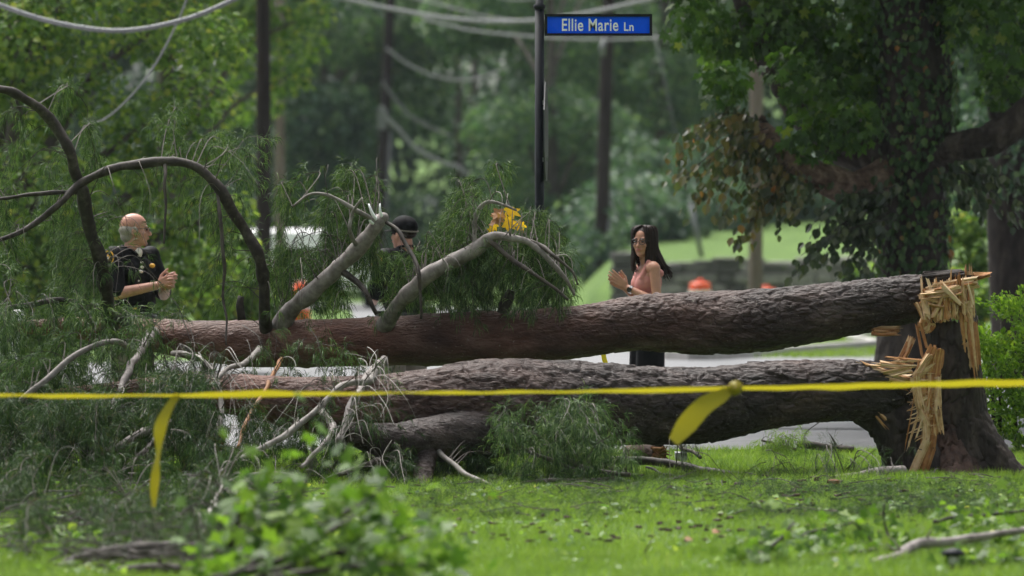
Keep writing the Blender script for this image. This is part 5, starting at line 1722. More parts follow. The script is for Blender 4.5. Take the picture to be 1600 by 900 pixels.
pu = Pine()
for q in region(88, -40, 430, 170, 500, 38.02, 39.2, lambda x, y: (1.0 if x < 170 else 0.45) * (0.35 + 0.65 * min(1, (y - 150) / 200))):
    pu.twig(UPB[:2] + UPB[13:17], q, sag=0.1, dens=0.8)
for q in region(90, -40, 290, 470, 640, 36.6, 38.9):
    pu.twig(UPB[:2] + UPB[13:17], q)
for q in region(46, 420, 600, 330, 490, 38.25, 39.4, lambda x, y: 1.0 if y > 330 + abs(x - 540) * 0.25 else 0.2):
    pu.twig(UPB[2:4] + UPB[5:9], q, sag=0.2)
for q in region(36, 590, 770, 345, 490, 38.1, 39.4, lambda x, y: 1.0 if y > 400 or x > 680 else 0.25):
    pu.twig(UPB[2:6], q, sag=0.2)
for q in region(66, 690, 895, 385, 482, 37.75, 38.9, lambda x, y: 1.0 if y > 385 + max(0, x - 830) * 1.1 else 0.0):
    pu.twig(UPB[3:4] + UPB[9:11], q, sag=0.15)
for q in region(10, 690, 790, 320, 400, 37.6, 38.4):
    pu.twig(UPB[3:5], q, sag=0.3)
for q in region(16, 270, 620, 545, 600, 36.6, 37.2):
    pu.twig(UPB[3:4] + [up_pr], q, sag=0.05)
for q in region(60, 0, 620, 200, 500, 37.3, 38.6, lambda x, y: 0.8 if x < 420 else (1.0 if y > 330 else 0.1)):
    pu.twig(UPB[:9], q, needles=False, sag=0.2)
for q in region(40, 690, 910, 320, 480, 37.4, 38.2, lambda x, y: 1.0 if y > 320 + max(0, x - 800) * 0.9 else 0.0):
    pu.twig(UPB[3:5] + UPB[9:11], q, needles=False, sag=0.25, dead=random.random() < 0.5)
pu.build(up, 'needle')

pl = Pine()
for q in region(215, -40, 340, 600, 775, 35.4, 37.4):
    pl.twig(LOB[6:7] + LOB[9:11] + LOB[2:4], q, dens=0.9)
for q in region(40, 300, 640, 640, 770, 35.7, 36.8):
    pl.twig(LOB, q)
for q in region(90, 180, 640, 600, 735, 37.4, 39.2):
    pl.twig([lo_pr[len(lo_pr) // 2:]], q)
for q in region(30, 560, 800, 715, 765, 36.6, 37.8):
    pl.twig(LOB, q)
for q in region(230, 0, 640, 580, 775, 35.4, 36.5):
    pl.twig(LOB, q, needles=False, dead=random.random() < 0.75, sag=0.15)
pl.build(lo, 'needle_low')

# broken crown pieces lying forward on the grass, lower left
br = thing('pine_brush', P(230, 850, 30.0), 'dark tangle of broken pine twigs spilling over the grass below the crown', 'pine brush')
BR = [limb(br, [(20, 800, 32.4, 4), (120, 806, 32.2, 5), (230, 800, 32.4, 5), (330, 792, 32.8, 4)], 'dark_limb'), limb(br, [(150, 838, 30.2, 5), (230, 826, 30.6, 5), (310, 830, 30.4, 4), (380, 815, 31.0, 3)], 'dark_limb'),
      limb(br, [(90, 875, 28.2, 5), (180, 862, 28.6, 5), (270, 868, 28.4, 5), (340, 850, 29.0, 4)], 'dark_limb'), limb(br, [(250, 890, 27.4, 4), (300, 850, 28.4, 4), (330, 800, 30.0, 3.5), (345, 760, 31.5, 3)], 'grey_twig'),
      limb(br, [(200, 780, 33.0, 3.5), (260, 815, 31.4, 4), (300, 870, 28.6, 4), (330, 905, 27.0, 3)], 'twig')]
pk_ = Pine()


def brush_pts(n, x0, x1, y0, y1):
    out = []
    while len(out) < n:
        px, py = random.uniform(x0, x1), random.uniform(y0, y1)
        if px < 130 and py > 815 and random.random() < 0.8:
            continue
        q = P(px, py, 1.50 * F / (py - HORIZON)); q[2] = random.uniform(0.03, 0.2)
        out.append(q)
    return out


for q in brush_pts(95, -30, 400, 765, 870):
    pk_.twig(BR, q, dens=0.7)
for q in brush_pts(110, 0, 420, 770, 900):
    pk_.twig(BR, q, needles=False, dead=random.random() < 0.4, sag=0.25)
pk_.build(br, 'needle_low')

# torn-off pine bough in front of the lower stem
pb = thing('pine_bough', P(880, 765, 36.3), 'torn-off green pine bough propped against the lower stem', 'pine bough')
BB = [limb(pb, [(985, 742, 36.0, 3.5), (930, 735, 36.1, 4), (880, 715, 36.3, 4), (850, 690, 36.4, 3.5), (862, 665, 36.5, 2.8), (895, 640, 36.5, 2)], 'twig'),
      limb(pb, [(900, 735, 36.1, 3.5), (860, 720, 36.0, 3.2), (815, 700, 36.0, 3), (790, 670, 36.2, 2.4)], 'twig'),
      limb(pb, [(960, 748, 35.9, 3.2), (900, 752, 35.8, 3), (840, 752, 35.8, 2.6), (790, 760, 35.8, 2)], 'twig')]
pp_ = Pine()
for q in region(95, 780, 985, 640, 768, 35.7, 36.6, lambda x, y: 1.0 if (y > 690 or (x < 930 and y > 645)) else 0.2):
    pp_.twig(BB, q, dens=0.9)
for q in region(16, 780, 960, 660, 765, 35.7, 36.4):
    pp_.twig(BB, q, needles=False, dead=True)
pp_.build(pb, 'needle', K=9)

# long bare branch lying on the grass, with limp dead needles
fb = thing('fallen_branch', P(1080, 735, 38.0), 'long dark bare branch lying on the grass below the lower stem', 'branch')
FB = [limb(fb, [(935, 718, 38.4, 4.5), (985, 720, 38.3, 6), (1040, 724, 38.2, 6.5), (1090, 733, 38.0, 7), (1140, 741, 37.8, 7), (1190, 747, 37.6, 6.5), (1260, 752, 37.3, 5), (1330, 752, 37.2, 4)], 'dark_limb')]
limb(fb, [(1010, 730, 37.9, 2), (1045, 742, 37.6, 2), (1090, 748, 37.4, 1.6)], 'dark_limb')
pf = Pine()
for q in region(22, 1000, 1400, 745, 800, 35.0, 37.2):
    pf.twig(FB, q, needles=True, dens=0.35)
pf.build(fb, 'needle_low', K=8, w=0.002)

for (lab, rows, mt) in (
        ('short mossy branch lying at the road edge beside the stump', [(1245, 694, 41.0, 5), (1280, 698, 41.0, 6), (1310, 702, 41.0, 6), (1336, 704, 41.0, 5.5)], 'dark_limb'),
        ('broken stick with a pale snapped end at the stump foot', [(1292, 752, 36.6, 5), (1320, 746, 36.7, 6.5), (1360, 740, 36.8, 7), (1410, 736, 37.0, 8)], 'limb_bark'),
        ('thin knobbly stick slanting out from under the lower stem', [(1052, 688, 39.5, 2.6), (1066, 702, 39.3, 3), (1082, 706, 39.2, 2.8), (1094, 716, 39.1, 2.4)], 'twig'),
        ('dark stick curving through the near lawn', [(910, 898, 27.2, 4), (960, 892, 27.4, 6), (1000, 880, 27.6, 7), (1040, 872, 27.8, 5)], 'dark_limb'),
        ('grey forked branch lying across the near leaf litter', [(1362, 884, 27.4, 7), (1400, 868, 27.6, 8), (1440, 850, 27.9, 8), (1500, 846, 28.0, 7), (1550, 838, 28.1, 6), (1620, 820, 28.2, 5)], 'limb_bark'),
        ('dark branch lying along the bottom edge near the yellow tape tail', [(70, 905, 26.8, 11), (130, 876, 27.0, 13), (200, 862, 27.1, 13), (280, 858, 27.2, 11), (360, 850, 27.3, 8)], 'dark_limb'),
        ('smooth dark pole-like stick at the very bottom edge', [(150, 897, 26.4, 8), (220, 893, 26.4, 9), (280, 892, 26.5, 8)], 'twig'),
        ('thin grey branch crossing the low pine needles', [(50, 778, 33.6, 4), (130, 779, 33.6, 4.5), (230, 774, 33.6, 4), (300, 782, 33.5, 3.5), (400, 800, 33.3, 5), (440, 822, 33.2, 4)], 'dark_limb')):
    o = thing('fallen_branch', P(*rows[len(rows) // 2][:3]), lab, 'branch')
    pr = limb(o, rows, mt)
    for s in range(3):
        k = random.randrange(len(pr) // 4, len(pr) - 1)
        a = pr[k]
        e = a[:3] + np.array([random.uniform(-.12, .12), random.uniform(-.1, .1), random.uniform(0.02, .12)])
        MB().tube(crom(np.vstack([a[:3], (a[:3] + e) / 2 + rng.normal(0, 0.01, 3), e]), n=4), np.linspace(a[3] * 0.4, 0.0015, 9), 6).build('side_twig', M[mt], o, smooth=True)
o = bpy.data.objects['fallen_branch.002'] if 'fallen_branch.002' in bpy.data.objects else fb
MB().ell(P(1291, 752, 36.55), (0.022, 0.02, 0.017)).build('snapped_end', M['wood_orange'], o, smooth=True)

# torn log end and grey block under the lower stem
lg = thing('broken_log', P(1020, 720, 39.2), 'short reddish log with splintered end under the lower stem', 'log')
b_ = MB(); bark_tube(b_, px_path([(985, 712, 39.4, 17), (1005, 710, 39.3, 18), (1030, 710, 39.2, 16)]), 0.012, 48, (9, 20), lambda f: 0.008 + 0 * f, 55, lump=0.008)
b_.build('bark', M['root_bark'], lg, smooth=True)
for k in range(14):
    a = P(random.uniform(1015, 1030), random.uniform(696, 722), 39.15); e = P(random.uniform(1035, 1050), random.uniform(694, 722), 39.1)
    MB().tube(np.vstack([a, (a + e) / 2, e]), [0.012, 0.009, 0.002], 5).build('splinter', M['wood_orange' if k % 3 else 'wood'], lg)
bk = MB(); bk.box(P(1064, 716, 39.3), (0.085, 0.07, 0.085), jit=0.006)
bk.build('concrete_block', M['stone_block'], label='small grey block on the grass beside the splintered log', cat='block')

# ------------------------------------------------------------------ the stump
KY = 37.85
st_ = thing('tree_stump', P(1490, 742, KY), 'tall jagged pine stump with torn pale wood and dark bark', 'tree stump')
rows = px_path([(1490, 765, KY, 66), (1490, 735, KY, 66), (1489, 700, KY, 58), (1491, 660, KY, 51), (1492, 620, KY, 45), (1490, 580, KY, 42), (1488, 540, KY, 39), (1488, 500, KY, 37), (1488, 470, KY, 34)])


def flare(a, th):
    k = np.exp(-a / 0.14)
    return 1 + k * (0.30 * np.maximum(0, np.cos(3 * th + 0.5)) ** 2 + 0.22 * np.maximum(0, np.cos(2 * th - 0.9)) ** 3)


sb = MB()
s_pr, s_ring = bark_tube(sb, rows, 0.008, 150, (5.0, 17), lambda f: 0.020 + 0 * f, 303, lump=0.016, flare=flare)
# ragged top: pull the upper rings down by a toothed amount
v = sb.V[0].reshape(s_ring.shape)
ztop = v[:, :, 2].max()
th = np.arange(v.shape[1])
tooth = 0.10 * (0.5 + 0.5 * vnoise(np.stack([th * 0.16, th * 0, th * 0], 1), 8)) + 0.05 * (0.5 + 0.5 * vnoise(np.stack([th * 0.6, th * 0, th * 0], 1), 9))
v[:, :, 2] = np.minimum(v[:, :, 2], (P(0, 478, KY)[2] - tooth)[None, :])
sb.V[0] = v.reshape(-1, 3)
sb.build('bark', M['stump_bark'], st_, smooth=True)
MB().tube(np.vstack([P(1488, 560, KY), P(1488, 505, KY)]), [0.13, 0.125], 20).build('heartwood', M['wood'], st_)
# roots running into the ground, and the reddish inner bark showing between them
for rows_ in ([(1345, 632, KY - .28, 26), (1380, 648, KY - .27, 36), (1404, 672, KY - .25, 40), (1420, 705, KY - .22, 46), (1432, 745, KY - .2, 58), (1434, 770, KY - .2, 64)],
              [(1515, 660, KY - .05, 30), (1545, 705, KY - .1, 26), (1575, 738, KY - .15, 20), (1615, 758, KY - .2, 12)],
              [(1460, 670, KY - .08, 30), (1440, 715, KY - .16, 26), (1415, 745, KY - .24, 18), (1385, 760, KY - .3, 10)],
              [(1525, 690, KY + .05, 26), (1560, 728, KY + .12, 20), (1600, 742, KY + .2, 12)]):
    b_ = MB(); bark_tube(b_, px_path(rows_), 0.012, 60, (7, 17), lambda f: 0.018 + 0 * f, random.randrange(999), lump=0.02)
    b_.build('root', M['stump_bark'], st_, smooth=True)
rb = MB()
bark_tube(rb, px_path([(1478, 668, KY - .13, 22), (1482, 705, KY - .17, 30), (1488, 738, KY - .23, 40), (1492, 765, KY - .28, 46)]), 0.01, 90, (6, 22), lambda f: 0.024 + 0 * f, 71, lump=0.03)
rb.build('inner_bark', M['root_bark'], st_, smooth=True)


def shard(parent, a, b, w0, w1, thick=0.02, mat='wood', bend=0.0, name='splinter', n=None, tooth=True):
    """torn strip of wood from picture point a to b (px, py, Y), widths in px: fibres as ridges, ends drawn out into teeth"""
    A, B = P(*a), P(*b)
    L = np.linalg.norm(B - A)
    d = unit(B - A)
    side = unit(np.cross(d, [0, 1.0, 0])); nn = np.cross(side, d)
    nn = nn if nn[1] < 0 else -nn                             # towards the open side
    m = int(np.clip(max(w0, w1) / 1.7, 3, 26))
    n = int(np.clip(L / 0.018, 5, 18))
    sd = rng.random() * 50
    t = np.linspace(0, 1, n)
    c = np.linspace(-1, 1, m)
    rag = 0.30 if tooth else 0.0
    e1 = 1 - rag * np.abs(vnoise(np.stack([c * m * 0.55, np.full(m, sd), c * 0], 1), 1)) - rag * 0.4 * rng.random(m)
    e0 = 0.5 * rag * np.abs(vnoise(np.stack([c * m * 0.55, np.full(m, sd + 9), c * 0], 1), 2))
    TT = e0[None] + (e1 - e0)[None] * t[:, None]
    CC = np.repeat(c[None], n, 0)
    W = np.interp(TT, [0, 1], [w0, w1]) * KY / F / 2
    if not tooth:
        W = W * (1 - 0.6 * np.abs(2 * TT - 1) ** 3)
    q3 = np.stack([CC.ravel() * m * 0.45, TT.ravel() * L * 9, np.full(n * m, sd)], 1)
    ridge = vnoise(q3, 3) * 0.009 + vnoise(q3 * [2.1, 1, 1], 4) * 0.004
    wav = vnoise(np.stack([TT.ravel() * 3, np.full(n * m, sd), CC.ravel() * 0.5], 1), 5) * 0.010
    k = min(1.0, thick / 0.018)
    cen = A + (B - A) * TT.ravel()[:, None] + side * (CC.ravel() * W.ravel() + bend * np.sin(np.pi * TT.ravel()))[:, None]
    curve = (1 - CC.ravel() ** 2) * thick * 0.6
    front = cen + nn * (curve + (ridge + wav) * k)[:, None] + side * (vnoise(q3 + 31, 6) * 0.003 * k)[:, None]
    back = cen - nn * (thick * 0.5) + nn * (wav * k)[:, None]
    g = np.arange(n * m).reshape(n, m)
    qf = np.stack([g[:-1, :-1], g[:-1, 1:], g[1:, 1:], g[1:, :-1]], -1).reshape(-1, 4)
    o_ = n * m
    edge_ = np.concatenate([g[0, :], g[1:, -1], g[-1, -2::-1], g[-2:0:-1, 0]])
    e2 = np.roll(edge_, -1)
    qs = np.stack([edge_, edge_ + o_, e2 + o_, e2], 1)
    col = 0.5 + 0.5 * vnoise(np.stack([CC.ravel() * m * 0.4, TT.ravel() * L * 3, np.full(n * m, sd + 3)], 1), 7) * 0.8 + rng.normal(0.03, 0.10)
    col = np.clip(col, 0.01, 1)
    return MB().add(np.vstack([front, back]), None, np.vstack([qf, qf[:, ::-1] + o_, qs]), np.r_[col, col]).build(name, M[mat], parent)


F1 = KY - 0.17
big = [((1455, 505, F1), (1444, 448, F1), 20, 14, 'wood'), ((1472, 505, F1 - .01), (1466, 440, F1 - .01), 24, 14, 'wood'), ((1490, 500, F1), (1486, 432, F1), 22, 12, 'wood_orange'),
       ((1504, 500, F1 + .02), (1500, 430, F1 + .02), 20, 14, 'wood'), ((1515, 498, F1 + .03), (1511, 408, F1 + .04), 18, 8, 'wood'), ((1462, 500, F1 - .03), (1478, 462, F1 - .03), 20, 12, 'wood_orange'),
       ((1508, 480, F1), (1520, 590, F1 + .02), 20, 20, 'wood'), ((1519, 500, F1 + .02), (1528, 588, F1 + .04), 14, 12, 'wood_orange'), ((1530, 440, F1), (1445, 452, F1 - .02), 18, 16, 'wood'),
       ((1505, 452, F1 - .04), (1440, 462, F1 - .04), 16, 12, 'wood'), ((1520, 432, F1 + .02), (1552, 428, F1 + .02), 14, 6, 'wood_orange'), ((1470, 442, F1 - .05), (1510, 480, F1 - .05), 8, 6, 'wood'),
       ((1478, 478, F1 - .04), (1440, 470, F1 - .05), 10, 8, 'wood'), ((1436, 470, F1), (1446, 498, F1), 18, 12, 'wood_orange'),
       ((1434, 500, F1), (1448, 562, F1), 11, 12, 'wood_orange'), ((1452, 500, F1 + .02), (1440, 520, F1 + .02), 26, 18, 'wood_orange'), ((1426, 525, F1 + .06), (1404, 572, F1 + .06), 12, 14, 'wood_orange'),
       ((1360, 516, KY + .05), (1412, 516, KY), 16, 14, 'wood_orange'),
       ((1428, 582, F1 - .04), (1345, 572, F1 - .06), 7, 5, 'wood'), ((1430, 590, F1 - .05), (1356, 582, F1 - .07), 9, 6, 'wood'), ((1432, 598, F1 - .05), (1362, 598, F1 - .08), 9, 7, 'wood'), ((1426, 576, F1 - .02), (1370, 566, F1 - .04), 6, 4, 'wood'),
       ((1430, 604, F1 - .06), (1380, 606, F1 - .1), 8, 5, 'wood_orange'), ((1400, 590, F1 - .05), (1340, 564, F1 - .08), 12, 10, 'wood'),
       ((1346, 616, F1 - .12), (1390, 668, F1 - .12), 6, 12, 'wood_orange'), ((1472, 545, KY - .2), (1470, 575, KY - .2), 9, 6, 'wood_orange')]
F2 = 37.37
big += [((1418, 596, F1), (1338, 568, F1), 14, 12, 'wood'), ((1424, 606, F1), (1352, 600, F1), 12, 10, 'wood')]
for (pts_, w_, mt) in (([(1462, 545), (1448, 590), (1452, 640), (1456, 680)], (22, 44, 36, 26), 'wood_orange'), ([(1452, 556), (1430, 592), (1438, 640), (1452, 672)], (10, 16, 13, 10), 'wood'),
                       ([(1466, 590), (1466, 640), (1472, 676)], (10, 12, 8), 'wood'), ([(1456, 650), (1450, 700), (1436, 748)], (24, 24, 22), 'wood_orange'), ([(1446, 640), (1448, 690), (1424, 746)], (10, 13, 14), 'wood')):
    for k_ in range(len(pts_) - 1):                          # broad slabs, torn end to end, curving down to the root
        a, b = pts_[k_], pts_[k_ + 1]
        dx_, dy_ = (b[0] - a[0]) * 0.12, (b[1] - a[1]) * 0.12
        dep = F2 + (0.0 if mt == 'wood' else 0.02)
        shard(st_, (a[0] - dx_, a[1] - dy_, dep), (b[0] + dx_ * 1.6, b[1] + dy_ * 1.6, dep), w_[k_], w_[k_ + 1], 0.02, mt, bend=random.uniform(-0.004, 0.004))
for a, b, w0, w1, mt in big:
    if b[1] > 560 and a[0] < 1475 and b[0] < 1470 and a[1] > 540:   # the split face stands in front of the buttress
        a = (a[0], a[1], F2 + .03); b = (b[0], b[1], F2 + (.04 if b[0] < 1400 else 0.0))
    if max(w0, w1) > 13:                                     # the broad torn slab itself, strands standing proud of it
        shard(st_, (a[0], a[1], a[2] + .012), (b[0], b[1], b[2] + .012), w0 * 1.05, w1, 0.022, random.choice(['wood', 'wood', mt]), bend=random.uniform(-0.006, 0.006))
    k_ = 3 if max(w0, w1) > 15 else (2 if max(w0, w1) > 8 else 1)
    dv = np.array([b[0] - a[0], b[1] - a[1]], float); dv /= np.linalg.norm(dv); sv = np.array([-dv[1], dv[0]])
    for q_ in range(k_):
        off = (q_ - (k_ - 1) / 2) / k_ * np.array([w0, w1])
        e_ = random.uniform(-0.12, 0.16) * math.hypot(b[0] - a[0], b[1] - a[1])
        shard(st_, (a[0] + sv[0] * off[0], a[1] + sv[1] * off[0], a[2] + random.uniform(-.02, .02)), (b[0] + sv[0] * off[1] + dv[0] * e_ + random.uniform(-3, 3), b[1] + sv[1] * off[1] + dv[1] * e_ + random.uniform(-3, 3), b[2] + random.uniform(-.03, .01)),
              w0 / k_ * random.uniform(0.7, 1.25), w1 / k_ * random.uniform(0.4, 1.1), 0.016, random.choice([mt, mt, 'wood', 'wood_orange']), bend=random.uniform(-0.012, 0.012))
for k in range(9):                                           # long fibres running down the split face
    x0_ = random.uniform(1428, 1466); y0_ = random.uniform(560, 640)
    shard(st_, (x0_, y0_, F2), (x0_ + random.uniform(-18, 2) - (y0_ > 600) * 8, y0_ + random.uniform(45, 110), F2 - .01), random.uniform(2, 5), random.uniform(1.5, 3.5), 0.008, random.choice(['wood', 'wood_orange', 'wood_orange']), bend=random.uniform(-0.01, 0.01))
for k in range(34):                                          # fibre strands stretched across the split
    x0_, y0_ = random.uniform(1416, 1440), random.uniform(575, 690)
    x1_ = random.uniform(1448, 1472)
    shard(st_, (x0_, y0_, F2 - .01), (x1_, y0_ - random.uniform(2, 22), F2 + .01), random.uniform(1.2, 2.6), 1.5, 0.004, 'wood', bend=random.uniform(-0.015, 0.015), tooth=False)
for k in range(46):                                          # small upright slivers on the broken top and hinge
    x0_ = random.uniform(1440, 1524)
    y0_ = random.uniform(470, 505)
    shard(st_, (x0_, y0_, F1 - random.uniform(0, .05)), (x0_ + random.uniform(-14, 8), y0_ - random.uniform(20, 58), F1 - random.uniform(-.04, .05)), random.uniform(3, 8), random.uniform(1, 4), 0.008, random.choice(['wood', 'wood', 'wood_orange']))
for k in range(26):
    x0_, y0_ = random.uniform(1405, 1450), random.uniform(560, 605)
    shard(st_, (x0_, y0_, F2 + .02), (x0_ - random.uniform(25, 75), y0_ + random.uniform(-14, 14), F2 + random.uniform(-.03, .05)), random.uniform(2, 6), random.uniform(1, 3), 0.007, random.choice(['wood', 'wood', 'wood_orange']))
# plate of bark projecting past the break of the upper stem
for a, b, w0, w1 in (((1430, 440, 37.75), (1535, 428, 37.72), 24, 12), ((1440, 432, 37.85), (1520, 424, 37.9), 16, 10)):
    shard(up, a, b, w0, w1, 0.035, 'stump_bark', name='bark_plate')
for k in range(16):
    shard(up, (random.uniform(1435, 1450), random.uniform(440, 498), 37.75), (random.uniform(1450, 1480), random.uniform(446, 494), 37.72), random.uniform(5, 12), random.uniform(2, 6), 0.014, random.choice(['wood', 'wood_orange']))
MB().tube(np.vstack([P(1440, 467, 37.9), P(1452, 466, 37.9)]), [0.14, 0.11], 24).build('broken_wood', M['wood_orange'], up)

# loose wood chips and dead leaves on the grass
for (px, py, mt, nm, lb_) in ((1302, 753, 'wood_orange', 'wood_chip', 'pale orange wood chip on the grass beside the broken stick'), (774, 778, 'wood', 'wood_chip', 'pale wood chip on the lawn below the lower stem'),
                              (1114, 830, 'brown_leaf', 'dead_leaf', 'orange-brown dead leaf lying on the open lawn'), (1072, 842, 'brown_leaf', 'dead_leaf', 'pale brown dead leaf beside the orange-brown one'), (1018, 790, 'fallen_leaf', 'green_leaf', 'small dark green leaf standing on the open lawn'),
                              (174, 788, 'brown_leaf', 'dead_leaf', 'rusty leaf on the ground near the yellow tape tail')):
    Yg = 1.50 * F / (py - HORIZON)
    c = P(px, py, Yg)
    if nm == 'wood_chip':
        MB().box(c, (0.07, 0.04, 0.025), rotz(random.random()), 0.006).build(nm, M[mt], label=lb_, cat='wood chip')
    else:
        mb2 = MB().leaves(T_MAPLE, c[None], np.array([[1.0, 0.3, 0.1]]), np.array([[0.1, -0.5, 0.85]]), 0.06)
        mb2.build(nm, M[mt], label=lb_, cat='leaf')

# yellow and brown dead leaves caught on the pale bent limb
yl = thing('caught_leaf_cluster', P(795, 345, 37.6), 'yellow and brown leaf cluster caught on the bent pale limb', 'leaf cluster')
for px, py, sz, mt, yy in ((800, 328, 0.11, 'yellow_leaf', 37.9), (792, 352, 0.12, 'yellow_leaf', 37.9), (770, 350, 0.08, 'yellow_leaf', 37.9), (815, 347, 0.09, 'yellow_leaf', 37.9), (782, 336, 0.11, 'brown_leaf', 37.6), (776, 342, 0.08, 'brown_leaf', 37.6)):
    n_ = 3 if mt == 'brown_leaf' else 2
    mb2 = MB().leaves(T_MAPLE, P(px, py, yy)[None] + rng.normal(0, 0.015, (n_, 3)), rdir(n_) * [1, 0.3, 1] + [0, 0, -0.5], np.array([[0.1, -1.0, 0.3]]) + rng.normal(0, 0.3, (n_, 3)), sz)
    mb2.build('leaf', M[mt], yl)
for k in range(10):
    a = P(random.uniform(780, 826), 374, 37.7); e = P(random.uniform(785, 830), random.uniform(318, 350), 37.65)
    MB().tube(crom(np.vstack([a, (a + e) / 2 + rng.normal(0, 0.02, 3), e]), n=4), np.linspace(0.005, 0.0015, 9), 5).build('stalk', M['grey_twig'], yl, smooth=True)

# ------------------------------------------------------------------ caution tape
tp = thing('caution_tape', P(800, 612, 27.5), 'yellow caution tape strung across the whole foreground', 'caution tape')


def ribbon(pts, width, tw, n=None):
    """pts: world rows; tw: twist angle at each row (0 = face to the viewer)"""
    rows = np.column_stack([pts, tw, width])
    pr = crom(rows, n=12)
    t = unit(np.gradient(pr[:, :3], axis=0))
    v0 = unit(np.cross(np.cross(t, [0, 0, 1.0]) + [0, 1e-6, 0], t)) if abs(t[len(t) // 2, 2]) < 0.8 else unit(np.cross(t, np.tile([0, 1.0, 0], (len(t), 1))))
    n0 = np.cross(t, v0)
    sd = v0 * np.cos(pr[:, 3])[:, None] + n0 * np.sin(pr[:, 3])[:, None]
    w = pr[:, 4][:, None] / 2
    k = len(pr)
    cup = n0 * 0.004
    v = np.stack([pr[:, :3] - sd * w, pr[:, :3] + cup, pr[:, :3] + sd * w], 1).reshape(-1, 3)
    q = [(i * 3 + j, i * 3 + j + 1, i * 3 + j + 4, i * 3 + j + 3) for i in range(k - 1) for j in range(2)]
    return MB().add(v, None, q)


TY = 27.5
base_pts_ = [(-120, 617), (0, 618), (130, 619), (300, 617), (480, 615), (640, 614), (800, 613), (960, 611), (1100, 608), (1148, 606), (1230, 606), (1330, 604), (1450, 601), (1600, 598), (1720, 596)]
bx_ = np.linspace(-480, 2080, 61)
base_pts = list(zip(bx_, np.interp(bx_, [a for a, b in base_pts_], [b for a, b in base_pts_]) + rng.normal(0, 0.5, 61)))
tws = 1.12 + 0.28 * vnoise(np.stack([bx_ / 130, bx_ * 0, bx_ * 0], 1), 12) + 0.12 * vnoise(np.stack([bx_ / 45, bx_ * 0, bx_ * 0], 1), 13)
ribbon(np.array([P(a, b, TY) for a, b in base_pts]), np.full(len(base_pts), 0.05), np.array(tws)).build('strip', M['tape'], tp, smooth=True)
ribbon(np.array([P(278, 616, TY), P(262, 640, TY - .02), P(250, 670, TY - .03), P(247, 710, TY - .02), P(242, 750, TY), P(239, 792, TY + .02)]), np.array([0.03, 0.05, 0.062, 0.05, 0.055, 0.04]), np.array([0.3, 0.5, 0.3, 1.1, 0.6, 0.9])).build('tail', M['tape'], tp, smooth=True)
ribbon(np.array([P(1150, 602, TY), P(1128, 618, TY - .02), P(1100, 634, TY - .04), P(1074, 662, TY - .03), P(1052, 690, TY - .02)]), np.array([0.03, 0.065, 0.09, 0.10, 0.06]), np.array([0.4, 0.3, 0.2, 0.2, 0.4])).build('tail', M['tape'], tp, smooth=True)
kn = MB().ell(P(1149, 606, TY - .01), (0.035, 0.03, 0.032), None, 14, 9)
kn.V[0] = kn.V[0] + rng.normal(0, 0.004, kn.V[0].shape)
kn.build('knot', M['tape'], tp, smooth=True)
ribbon(np.array([P(942, 548, 39.4), P(944, 560, 39.4), P(947, 572, 39.4), P(948, 592, 39.4)]), np.full(4, 0.035), np.array([0.2, 0.3, 0.1, 0.3])).build('tape_scrap', M['tape'], smooth=True, label='short yellow tape scrap hanging between the two stems', cat='tape')

# ------------------------------------------------------------------ foreground: torn-off leafy boughs
def leafy_bough(name, label, stems, n_leaf, size, tmpl=T_MAPLE, mat='fallen_leaf', spread=0.10, cat='leafy bough', yo=0.0):
    o = thing(name, P(*stems[0][0][:3]), label, cat)
    lf_ = MB()
    for rows in stems:
        pr = limb(o, rows, 'dark_limb', 'stem', 8)
        k = rng.integers(len(pr) // 5, len(pr), n_leaf)
        pos = pr[k, :3] + rng.normal(0, spread, (n_leaf, 3)) * [1, 0.8, 0.75]
        pos[:, 2] = np.maximum(pos[:, 2], 0.03 + rng.random(n_leaf) * 0.03)
        nr = unit(rdir(n_leaf) * 0.7 + [0, -0.35, 0.75])
        xd = unit(rdir(n_leaf) * [1, 1, 0.5] + [0, 0, -0.25])
        lf_.leaves(tmpl, pos, xd, nr, size * rng.uniform(0.6, 1.35, n_leaf))
    lf_.build('leaves', M[mat], o, kind='stuff')
    return o


BY = 24.2
leafy_bough('leafy_bough', 'blurred heap of bright green maple leaves below the fallen stems',
            [[(380, 900, BY, 6), (420, 840, BY, 5), (470, 770, BY, 4), (495, 705, BY, 2.5)], [(360, 900, BY - .3, 6), (450, 850, BY - .3, 5), (540, 800, BY - .2, 4), (600, 765, BY, 2)],
             [(400, 905, BY - .6, 6), (500, 870, BY - .6, 5), (600, 850, BY - .4, 4), (660, 830, BY - .2, 2)], [(340, 905, BY, 6), (360, 850, BY, 5), (380, 790, BY, 4), (420, 745, BY, 2.5)],
             [(420, 905, BY - .8, 5), (520, 890, BY - .8, 5), (620, 885, BY - .8, 3), (680, 875, BY - .6, 2)], [(330, 905, BY - .5, 6), (430, 880, BY - .5, 5), (520, 830, BY - .5, 4), (560, 800, BY - .4, 2)]], 92, 0.10, spread=0.115)
leafy_bough('leafy_sprig', 'pale-backed maple sprig standing on the near right lawn',
            [[(1395, 900, 28.0, 3), (1390, 860, 28.2, 3), (1385, 820, 28.3, 2), (1382, 785, 28.3, 1.5)], [(1392, 880, 28.1, 2.5), (1360, 845, 28.2, 2), (1330, 815, 28.2, 1.5)]], 16, 0.085, spread=0.04, cat='leafy sprig')
